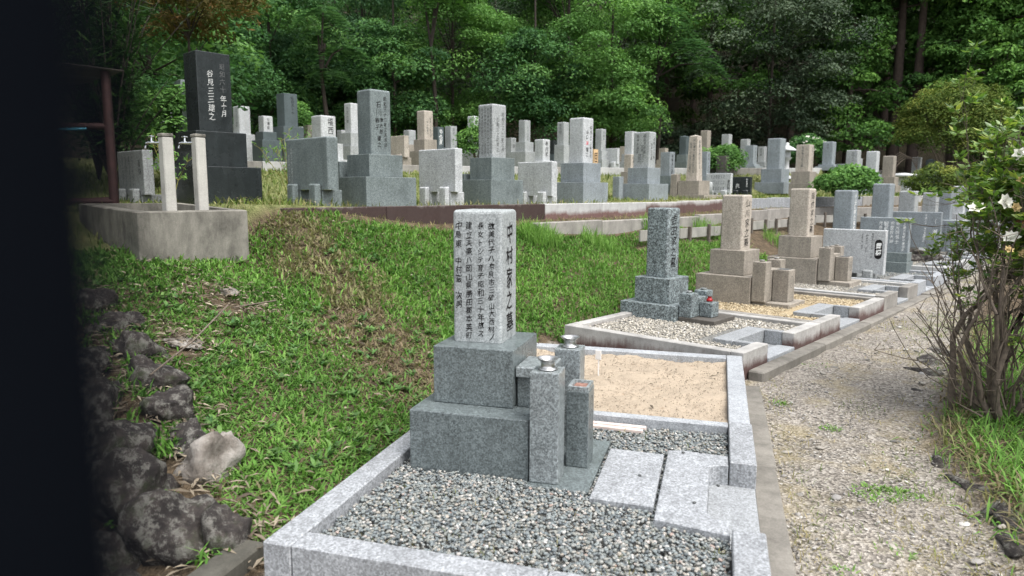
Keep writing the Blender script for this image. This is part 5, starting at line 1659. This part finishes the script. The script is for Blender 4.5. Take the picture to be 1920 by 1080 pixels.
conifer(1320, 30, 17, 2.7, 3.2, 60, 'leaf_conifer', 'bright green cypress left of the dark domed evergreen', 21)
conifer(1575, 29, 10, 1.9, .7, 80, 'leaf_conifer', 'bright drooping cypress right of the dark domed evergreen', 22)
conifer(1530, 31, 19, 2.9, 5.0, 70, 'leaf_conifer', 'tall cypress above the dark domed evergreen', 23)
conifer(1660, 29, 20, 2.6, 6.2, 40, 'leaf_conifer_dark', 'tall cedar with a bare trunk, left of the pair', 24, tr=.26)
conifer(1697, 28.5, 20, 2.6, 6.4, 36, 'leaf_conifer_dark', 'tall cedar with a bare trunk, right of the pair', 25, tr=.24)
conifer(1765, 29, 17, 2.5, 3.8, 90, 'leaf_conifer', 'hanging green cypress above the clipped round tree', 26)
conifer(1830, 28, 17, 2.8, 3.4, 95, 'leaf_conifer', 'green cypress at the right behind the flowering shrub', 27)
conifer(1930, 27, 17, 2.9, 2.6, 85, 'leaf_conifer', 'green cypress at the right edge of the picture', 28)
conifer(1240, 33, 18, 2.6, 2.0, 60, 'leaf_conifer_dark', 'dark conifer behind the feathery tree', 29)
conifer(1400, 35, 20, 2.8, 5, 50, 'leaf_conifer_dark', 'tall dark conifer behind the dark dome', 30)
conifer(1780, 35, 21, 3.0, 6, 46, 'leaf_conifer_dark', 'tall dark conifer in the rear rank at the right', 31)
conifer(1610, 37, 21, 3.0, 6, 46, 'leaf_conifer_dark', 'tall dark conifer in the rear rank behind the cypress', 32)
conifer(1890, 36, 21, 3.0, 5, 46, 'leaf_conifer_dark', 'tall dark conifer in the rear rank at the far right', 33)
for i, (u, dep, lab) in enumerate(((1640, 36, 'slim cedar trunk far left in the dark stand'), (1716, 36, 'slim cedar trunk between the bare cedars and the cypress'), (1290, 36, 'slim trunk in the dark behind the obelisk'), (1470, 37, 'slim trunk in the dark behind the dome'), (880, 37, 'slim trunk in the dark middle of the wood'), (560, 36, 'slim trunk in the dark left of the wood'))):
    conifer(u, dep, 19, 2.4, 8, 16, 'leaf_conifer_dark', lab, 60 + i, tr=.2, per=110)


# feathery silk trees: pinnate fronds on thin arching branches
def frond_tree(u, dep, lab, seed, h, tops, mat='leaf_blue'):
    x, y = at_px(u, dep)
    r = np.random.default_rng(seed)
    z = gz(x, y)
    t = thing('silk_tree', (x, y, z), 0, lab, 'tree', 'feathery trees before the wood')
    Vs, Fs, Ts, off = [], [], [], 0
    paths = []
    trunk = np.array([(0, 0, -.3), (.1, 0, h * .3), (-.05, 0, h * .6), (.1, 0, h * .8)])
    paths.append((trunk, [.09, .07, .05, .04]))
    for (dx, dz, sp, nf) in tops:
        tip = np.array([dx, r.uniform(-.4, .4), dz])
        paths.append(([trunk[2], (trunk[2] + tip) / 2 + np.array([0, 0, .2]), tip], [.045, .035, .02]))
        for q in range(nf):
            az = r.uniform(0, 6.283)
            L_ = r.uniform(.65, 1.0) * sp
            m_ = 9
            s = np.linspace(.15, 1, m_)
            d = np.array([math.cos(az), math.sin(az)])
            px = tip[None] + np.stack([d[0] * L_ * s, d[1] * L_ * s, .38 * L_ * s - .95 * L_ * s ** 2 + r.uniform(-.15, .15)], -1)
            sd_ = np.array([-d[1], d[0], 0.])
            for sg in (-1, 1):
                lw = .30 * sp * np.sin(np.pi * np.clip(s * .85 + .12, 0, 1)) ** .7
                c = px + sd_[None] * sg * (lw / 2)[:, None] + np.array([0, 0, -.03])
                dr = np.repeat((sd_ * sg + np.array([d[0], d[1], 0]) * .45 + np.array([0, 0, -.15]))[None], m_, 0)
                dr = unit(dr)
                nr = unit(np.repeat(np.array([[0, 0, 1.]]), m_, 0) + r.normal(size=(m_, 3)) * .12)
                V, F = kite_leaves(c, lw * 1.15, np.full(m_, L_ * .085), nr, dr)
                Vs.append(V); Fs.append(F + off); off += len(V)
                Ts.append(np.repeat(np.clip(.55 + r.normal(0, .08, m_) + r.uniform(-.15, .15), 0, 1), 4))
    V, F = np.concatenate(Vs), np.concatenate(Fs)
    put('crown', mesh_np('crown', V, F, M[mat], False, {'tint': np.concatenate(Ts), 'dry': np.zeros(len(V))}), None, t)
    V, F = tube_np(paths, 6)
    put('trunk', mesh_np('trunk', V, F, M['bark'], True), None, t)


frond_tree(1225, 26, 'feathery silk tree with flat fronds right of the centre', 41, 5.4, [(0, 5.6, 1.5, 26), (1.0, 4.3, 1.3, 20), (1.5, 3.6, 1.2, 16), (-.3, 3.0, 1.0, 12), (.4, 5.0, 1.3, 16)])
frond_tree(815, 24, 'feathery tree with flat fronds at the top left of the centre', 42, 6.6, [(-.6, 6.6, 1.4, 22), (.6, 6.4, 1.4, 22), (.1, 5.6, 1.2, 14)], 'leaf_bright')
frond_tree(615, 22, 'feathery tree with flat fronds beside the tall dark gravestone', 43, 4.6, [(0, 4.6, 1.2, 18), (.5, 3.6, 1.2, 18), (-.3, 4.0, 1.0, 14), (.2, 2.9, 1.0, 12)], 'leaf_blue')


# rounded shrubs and bushes on the terraces
def bush(name, lab, x, y, z, rx, ry, rz, k, mat, seed, per=160, L_=.07, W_=.04, cr=(.18, .34), shellk=.6, group=None, cz=None, flowers=0, cut=-.6):
    r = np.random.default_rng(seed)
    t = thing(name, (x, y, z), 0, lab, 'shrub', group)
    cz = rz if cz is None else cz
    cl = ellipsoid_clumps((0, 0, cz), rx, ry, rz, k, r, cr, shellk, cut)
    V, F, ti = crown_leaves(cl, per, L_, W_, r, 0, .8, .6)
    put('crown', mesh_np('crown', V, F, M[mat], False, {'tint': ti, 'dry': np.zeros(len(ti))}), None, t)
    paths = []
    for q in range(7):
        a = r.uniform(0, 6.283)
        e = np.array([rx * .55 * math.cos(a), ry * .55 * math.sin(a), cz])
        paths.append(([(0.03 * math.cos(a), .03 * math.sin(a), -.1), e * np.array([.4, .4, .5]), e], [.03, .022, .01]))
    V, F = tube_np(paths, 5)
    put('stem', mesh_np('stem', V, F, M['bark_shrub'], True), None, t)
    for q in range(flowers):
        d = unit(r.normal(size=3)); d[1] = -abs(d[1]); d[2] = abs(d[2])
        f_ = flower_mesh(.055, r)
        put('flower', f_, M['petal'], t, tuple(np.array([0, 0, cz]) + d * np.array([rx, ry, rz]) * 1.04), (r.uniform(.3, 1.4), 0, r.uniform(-.8, .8)))
    return t


def flower_mesh(rad, r, n=6, cup=.35):
    V, F = [], []
    for lay, (rr, cp) in enumerate(((1.0, cup), (.62, cup + .5))):
        for k_ in range(n):
            a = 2 * math.pi * (k_ + .5 * lay) / n + r.uniform(-.1, .1)
            d = np.array([math.cos(a), math.sin(a), 0]); s_ = np.array([-math.sin(a), math.cos(a), 0])
            b = len(V)
            V += [tuple(d * rad * .08), tuple(d * rad * .55 * rr + s_ * rad * .34 * rr + np.array([0, 0, cp * rad * .5])),
                  tuple(d * rad * rr + np.array([0, 0, cp * rad * (.6 + r.uniform(-.3, .3))])), tuple(d * rad * .55 * rr - s_ * rad * .34 * rr + np.array([0, 0, cp * rad * .5]))]
            F += [(b, b + 1, b + 2, b + 3)]
    return mesh_np('flower', V, F, None, True)


bush('maple_bush', 'small bright green maple behind the dark brown gravestone', .05, 20.9, gz(.05, 20.9), .55, .5, .42, 34, 'leaf_bright', 51, cz=2.32 - gz(.05, 20.9), L_=.08, W_=.04)
bush('leafy_bush', 'light green leafy bush between the beige graves and the grey ones', 2.90, 18.7, gz(2.9, 18.7) , .56, .45, .34, 40, 'leaf_bright', 52, cz=1.64 - gz(2.9, 18.7), L_=.10, W_=.06, cut=-.9)
bush('flowering_bush', 'rounded bush with many white blossoms behind the beige gravestone', 2.68, 26.0, gz(2.68, 26.0), .74, .7, .56, 38, 'leaf_mid', 53, cz=2.75 - gz(2.68, 26.0), flowers=30, L_=.09, W_=.05)
bush('clipped_tree', 'large clipped round evergreen left of the flowering shrub', 7.4, 27.4, gz(7.4, 27.4), 1.62, 1.5, 1.5, 150, 'leaf_olive', 54, per=230, cz=3.55 - gz(7.4, 27.4), cr=(.3, .5), L_=.085, W_=.04, shellk=.82, cut=-.5)
bush('trimmed_shrub', 'olive green trimmed shrub below the clipped round tree', 5.85, 22.8, gz(5.85, 22.8), .78, .6, .45, 40, 'leaf_olive', 55, cz=1.72 - gz(5.85, 22.8))
bush('green_shrub', 'bright green low shrub among the rear graves of the lower row', 6.1, 23.2, gz(6.1, 23.2), .8, .6, .4, 34, 'leaf_mid', 56, cz=1.25 - gz(6.1, 23.2))
bush('leafy_bush', 'bright green bush left of the densely written gravestone', -5.95, 17.0, gz(-5.95, 17.0), .35, .3, .5, 22, 'leaf_bright', 57, cz=.55)
bush('leafy_bush', 'bright green sapling behind the dry stems on the highest terrace', -11.2, 17.2, gz(-11.2, 17.2), .5, .4, .75, 22, 'leaf_bright', 58, cz=1.0, per=110)
bush('leafy_bush', 'shaded green undergrowth behind the rusty post', -8.6, 8.9, gz(-8.6, 8.9), 1.1, .8, .8, 40, 'leaf_mid', 59, cz=.8, cr=(.25, .45))
bush('leafy_bush', 'green undergrowth between the inscribed slab and the black grave', -7.6, 8.6, gz(-7.6, 8.6), .35, .4, .9, 22, 'leaf_bright', 60, cz=.7)
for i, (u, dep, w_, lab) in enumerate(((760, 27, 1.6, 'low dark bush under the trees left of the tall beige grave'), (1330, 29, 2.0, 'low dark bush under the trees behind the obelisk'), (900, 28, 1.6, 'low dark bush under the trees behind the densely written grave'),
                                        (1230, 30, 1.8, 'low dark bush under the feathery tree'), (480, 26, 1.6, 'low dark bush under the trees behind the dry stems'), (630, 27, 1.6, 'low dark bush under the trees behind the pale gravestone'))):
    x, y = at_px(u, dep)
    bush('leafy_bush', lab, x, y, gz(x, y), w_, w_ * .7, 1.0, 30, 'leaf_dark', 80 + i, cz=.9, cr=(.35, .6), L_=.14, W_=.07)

# far wood closing the view
r = np.random.default_rng(99)
k = 430
ang = r.uniform(R(-62), R(34), k)
rr_ = r.uniform(39, 58, k)
cx, cy = rr_ * np.sin(ang), rr_ * np.cos(ang)
cz = ground(cx, cy) + r.uniform(.3, 13, k)
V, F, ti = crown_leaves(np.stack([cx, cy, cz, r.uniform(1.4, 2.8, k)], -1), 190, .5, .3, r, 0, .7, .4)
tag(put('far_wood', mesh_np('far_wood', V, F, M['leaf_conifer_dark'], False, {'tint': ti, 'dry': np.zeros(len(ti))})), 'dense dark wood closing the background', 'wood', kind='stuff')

# dry yellow-green stems right of the black grave, and by the tap posts
def stems(name, lab, x, y, z, n, h, seed, mat='leaf_olive', spread=.35):
    r = np.random.default_rng(seed)
    t = thing(name, (x, y, z), 0, lab, 'weed')
    paths, C, Dd = [], [], []
    for q in range(n):
        a = r.uniform(0, 6.283); sp = r.uniform(.2, 1) * spread; hh = h * r.uniform(.6, 1)
        p = np.array([(0, 0, 0), (sp * .35 * math.cos(a), sp * .35 * math.sin(a), hh * .5), (sp * math.cos(a), sp * math.sin(a), hh)])
        paths.append((p, [.006, .005, .003]))
        for w_ in range(9):
            f = r.uniform(.45, 1)
            c = p[1] * (1 - (f - .5) * 2) + p[2] * (f - .5) * 2 if f > .5 else p[1] * f * 2
            b = r.uniform(0, 6.283)
            e = c + np.array([math.cos(b), math.sin(b), .7]) * r.uniform(.04, .1)
            paths.append(([c, e], [.003, .002]))
            for s_ in range(4):
                C.append(e + r.normal(0, .018, 3)); Dd.append(unit(r.normal(size=3) + np.array([0, 0, .6])))
    V, F = tube_np(paths, 4)
    put('stem', mesh_np('stem', V, F, M['leaf_olive'], False, {'tint': np.full(len(V), .95), 'dry': np.full(len(V), .3)}), None, t)
    C, Dd = np.array(C), np.array(Dd)
    V, F = kite_leaves(C, r.uniform(.04, .08, len(C)), np.full(len(C), .014), unit(r.normal(size=C.shape) + np.array([0, 0, .6])), Dd)
    put('leaf', mesh_np('leaf', V, F, M[mat], False, {'tint': np.repeat(r.uniform(.6, 1, len(C)), 4), 'dry': np.zeros(len(V))}), None, t)


stems('weed_stems', 'tall thin yellow green stems left of the large grey green slab', -5.75, 8.6, gz(-5.75, 8.6), 16, 1.05, 61, 'leaf_bright', .45)
stems('weed_stems', 'thin weed stems rising behind the tap posts', -5.75, 6.35, 1.30, 6, .8, 62, 'leaf_bright', .22)


# ------------------------------------------------------------------ oleander-like plant at the left
def long_leaf_plant(lab, x, y, z, seed, nst, h, spread, leafL=.30, leafW=.042, per=48):
    r = np.random.default_rng(seed)
    t = thing('oleander', (x, y, z), 0, lab, 'shrub')
    paths, C, Dd, Nn, Ls = [], [], [], [], []
    for q in range(nst):
        a = r.uniform(0, 6.283); sp = r.uniform(.15, 1) * spread; hh = h * r.uniform(.5, 1)
        s = np.linspace(0, 1, 7)
        p = np.stack([sp * math.cos(a) * s ** 1.5, sp * math.sin(a) * s ** 1.5, hh * s - .12 * sp * s ** 2], -1)
        paths.append((p, np.linspace(.016, .004, 7)))
        for w_ in range(per):
            f = r.uniform(.3, 1)
            i0 = min(5, int(f * 6)); c = p[i0] * (1 - (f * 6 - i0)) + p[i0 + 1] * (f * 6 - i0)
            b = r.uniform(0, 6.283)
            d = unit(np.array([math.cos(b), math.sin(b), r.uniform(-.45, .7)]))
            L_ = leafL * r.uniform(.6, 1.15)
            C.append(c + d * L_ * .5); Dd.append(d); Ls.append(L_)
            nn = np.cross(d, np.array([-math.sin(b), math.cos(b), 0])); nn = nn if nn[2] > 0 else -nn
            Nn.append(unit(nn + r.normal(0, .15, 3)))
    C, Dd, Nn, Ls = map(np.array, (C, Dd, Nn, Ls))
    V, F = kite_leaves(C, Ls, np.full(len(C), leafW) * r.uniform(.8, 1.3, len(C)), Nn, Dd)
    put('leaf', mesh_np('leaf', V, F, M['leaf_oleander'], False, {'tint': np.repeat(np.clip(r.beta(2, 3, len(C)), 0, 1), 4), 'dry': np.zeros(len(V))}), None, t)
    V, F = tube_np(paths, 5)
    put('stem', mesh_np('stem', V, F, M['bark'], True), None, t)


long_leaf_plant('oleander with long narrow leaves behind the rusty post', -7.6, 7.4, gz(-7.6, 7.4), 71, 40, 2.9, 1.1)
long_leaf_plant('shaded oleander further left behind the rusty frame', -8.4, 6.6, gz(-8.4, 6.6), 72, 34, 3.3, 1.2)
long_leaf_plant('tall oleander reaching the top left corner', -8.9, 8.4, gz(-8.9, 8.4), 73, 44, 4.6, 1.6)
long_leaf_plant('dark oleander at the left end of the trough', -8.3, 5.3, gz(-8.3, 5.3), 74, 36, 3.6, 1.3)


# ------------------------------------------------------------------ gardenia at the right of the path
def gardenia(x, y, z, seed):
    r = np.random.default_rng(seed)
    t = thing('gardenia_shrub', (x, y, z), 0, 'gardenia shrub with bare twiggy base and white blossoms right of the path', 'shrub')
    paths, tips = [], []

    def grow(p, d, L_, rad, lev):
        n = 4
        pts = [p]
        q = p.copy(); dd_ = d.copy()
        for i in range(n):
            dd_ = unit(dd_ + r.normal(0, .19, 3) + np.array([.05, .015, .08]))
            q = q + dd_ * L_ / n
            pts.append(q.copy())
        if q[0] * .96 + q[1] * .28 < (-.46 if q[2] < 1.0 else -.30): return      # cut back along the path
        rr2 = rad * (.62 if lev < 3 else .55)
        paths.append((np.array(pts), np.linspace(rad, rr2, n + 1)))
        if lev >= 4 or L_ < .10:
            tips.append((q, dd_, lev)); return
        kids = r.integers(2, 4)
        for _ in range(kids):
            nd = unit(dd_ + r.normal(0, .42, 3) + np.array([0, 0, .16]))
            grow(q, nd, L_ * r.uniform(.60, .88), rr2 * r.uniform(.7, 1), lev + 1)
        if lev >= 1:
            for _ in range(3):
                m_ = pts[r.integers(1, n)]
                grow(m_, unit(dd_ + r.normal(0, .8, 3)), L_ * r.uniform(.4, .7), rr2 * .5, max(lev + 1, 3))

    for q in range(15):
        a = 2 * math.pi * q / 15 + r.uniform(-.2, .2)
        o_ = r.uniform(.05, .3)
        grow(np.array([o_ * math.cos(a), o_ * math.sin(a), -.05]), unit(np.array([math.cos(a) * r.uniform(.12, .7), math.sin(a) * r.uniform(.12, .7), 1.0])), r.uniform(.5, .85), r.uniform(.018, .034), 0)
    for q in range(75):                     # bare thin suckers and dead twigs round the foot
        a = r.uniform(0, 6.283); o_ = r.uniform(.02, .34)
        p = np.array([o_ * math.cos(a), o_ * math.sin(a), r.uniform(-.05, .45)]); hh = r.uniform(.35, .95)
        sp = r.uniform(.1, .45)
        s_ = np.linspace(0, 1, 5)[:, None]
        wob_ = np.cumsum(r.normal(0, .05, (5, 3)), 0)
        pts = p + s_ * np.array([[math.cos(a) * sp, math.sin(a) * sp, hh]]) + wob_ * (s_ > 0)
        paths.append((pts, np.linspace(r.uniform(.004, .009), .0025, 5)))
        for w_ in range(3):
            e = pts[r.integers(2, 5)]
            paths.append(([e, e + r.normal(0, .06, 3) + np.array([0, 0, .05])], [.003, .0015]))
    V, F = tube_np(paths, 5)
    put('branches', mesh_np('branches', V, F, M['bark_shrub'], True), None, t)
    C, Dd, Nn, Ls = [], [], [], []
    top = []
    for (q, d, lev) in tips:
        lf = smst(.75, 1.5, q[2])
        rx_ = q[0] * .96 + q[1] * .28
        if r.uniform() > (.15 + .9 * lf) * (.35 if rx_ < -.38 else (.6 if rx_ < -.1 else .9)): continue
        top.append((q, d))
        for w_ in range(r.integers(9, 17)):
            b = r.uniform(0, 6.283)
            dl_ = unit(d * r.uniform(-.2, .8) + np.array([math.cos(b), math.sin(b), r.uniform(-.2, .5)]))
            L_ = r.uniform(.045, .085) * (.6 + .4 * lf)
            C.append(q + dl_ * L_ * .6 - d * r.uniform(0, .06)); Dd.append(dl_); Ls.append(L_)
            n_ = np.cross(dl_, unit(r.normal(size=3))); n_ = n_ if n_[2] > 0 else -n_
            Nn.append(unit(n_ + np.array([0, 0, .5])))
    C, Dd, Nn, Ls = map(np.array, (C, Dd, Nn, Ls))
    V, F = kite_leaves(C, Ls, Ls * .46, Nn, Dd, .3)
    put('foliage', mesh_np('foliage', V, F, M['leaf_gardenia'], False, {'tint': np.repeat(np.clip(r.beta(2, 2.6, len(C)) + .25 * (r.uniform(0, 1, len(C)) > .95), 0, 1), 4), 'dry': np.zeros(len(V))}), None, t)
    cand = [c for c in top if 1.1 < c[0][2] < 2.35 and -.5 < c[0][0] * .96 + c[0][1] * .28 < .2]
    cand.sort(key=lambda c: -c[0][0] * .28 + c[0][1] * .95)
    sel = cand[:max(1, int(len(cand) * .45))]
    idx = r.choice(len(sel), min(34, len(sel)), replace=False)
    for j, q in enumerate(idx):
        p, d = sel[q]
        kind = 'petal' if j % 2 == 0 else ('petal_old' if j % 4 == 1 else 'petal_brown')
        sz = .055 if kind == 'petal' else .036
        f_ = put('flower', flower_mesh(sz * r.uniform(.85, 1.2), r), M[kind], t, tuple(p + np.array([-.02, -.05, .02])), (r.uniform(.5, 1.5), r.uniform(-.4, .4), r.uniform(-.9, .6)))
        if kind != 'petal': f_['label'] = 'withered brownish blossom'
    return t


gardenia(1.92, 5.48, gz(1.92, 5.48), 5)

# bits of twig and leaf on the sand, weeds between the boulders
n = 70
x = rng.uniform(-1.5, .05, n); y = rng.uniform(4.4, 5.95, n)
litter('leaf_litter', 'brown leaf scraps scattered on the sand plot', np.stack([x, y], -1), np.full(n, .055), .015, .06, M['leaf_litter'], .3)
aw = rng.uniform(-.05, 3.3, 46); off_ = rng.uniform(-.12, .28, 46)
cx = WALL[0] + aw * WDIR[0] + off_ * -WDIR[1]; cy = WALL[1] + aw * WDIR[1] + off_ * WDIR[0]
q_ = np.repeat(np.arange(46), 26)
x = cx[q_] + rng.normal(0, .035, len(q_)); y = cy[q_] + rng.normal(0, .035, len(q_))
grass_obj('boulder_weeds', 'green tufts sprouting between the boulders', np.stack([x, y], -1), ground(x, y) + .03, .05, .13, .008, .016, M['grass'], np.zeros(len(x)), None, (.2, 1.4), (.1, .9))
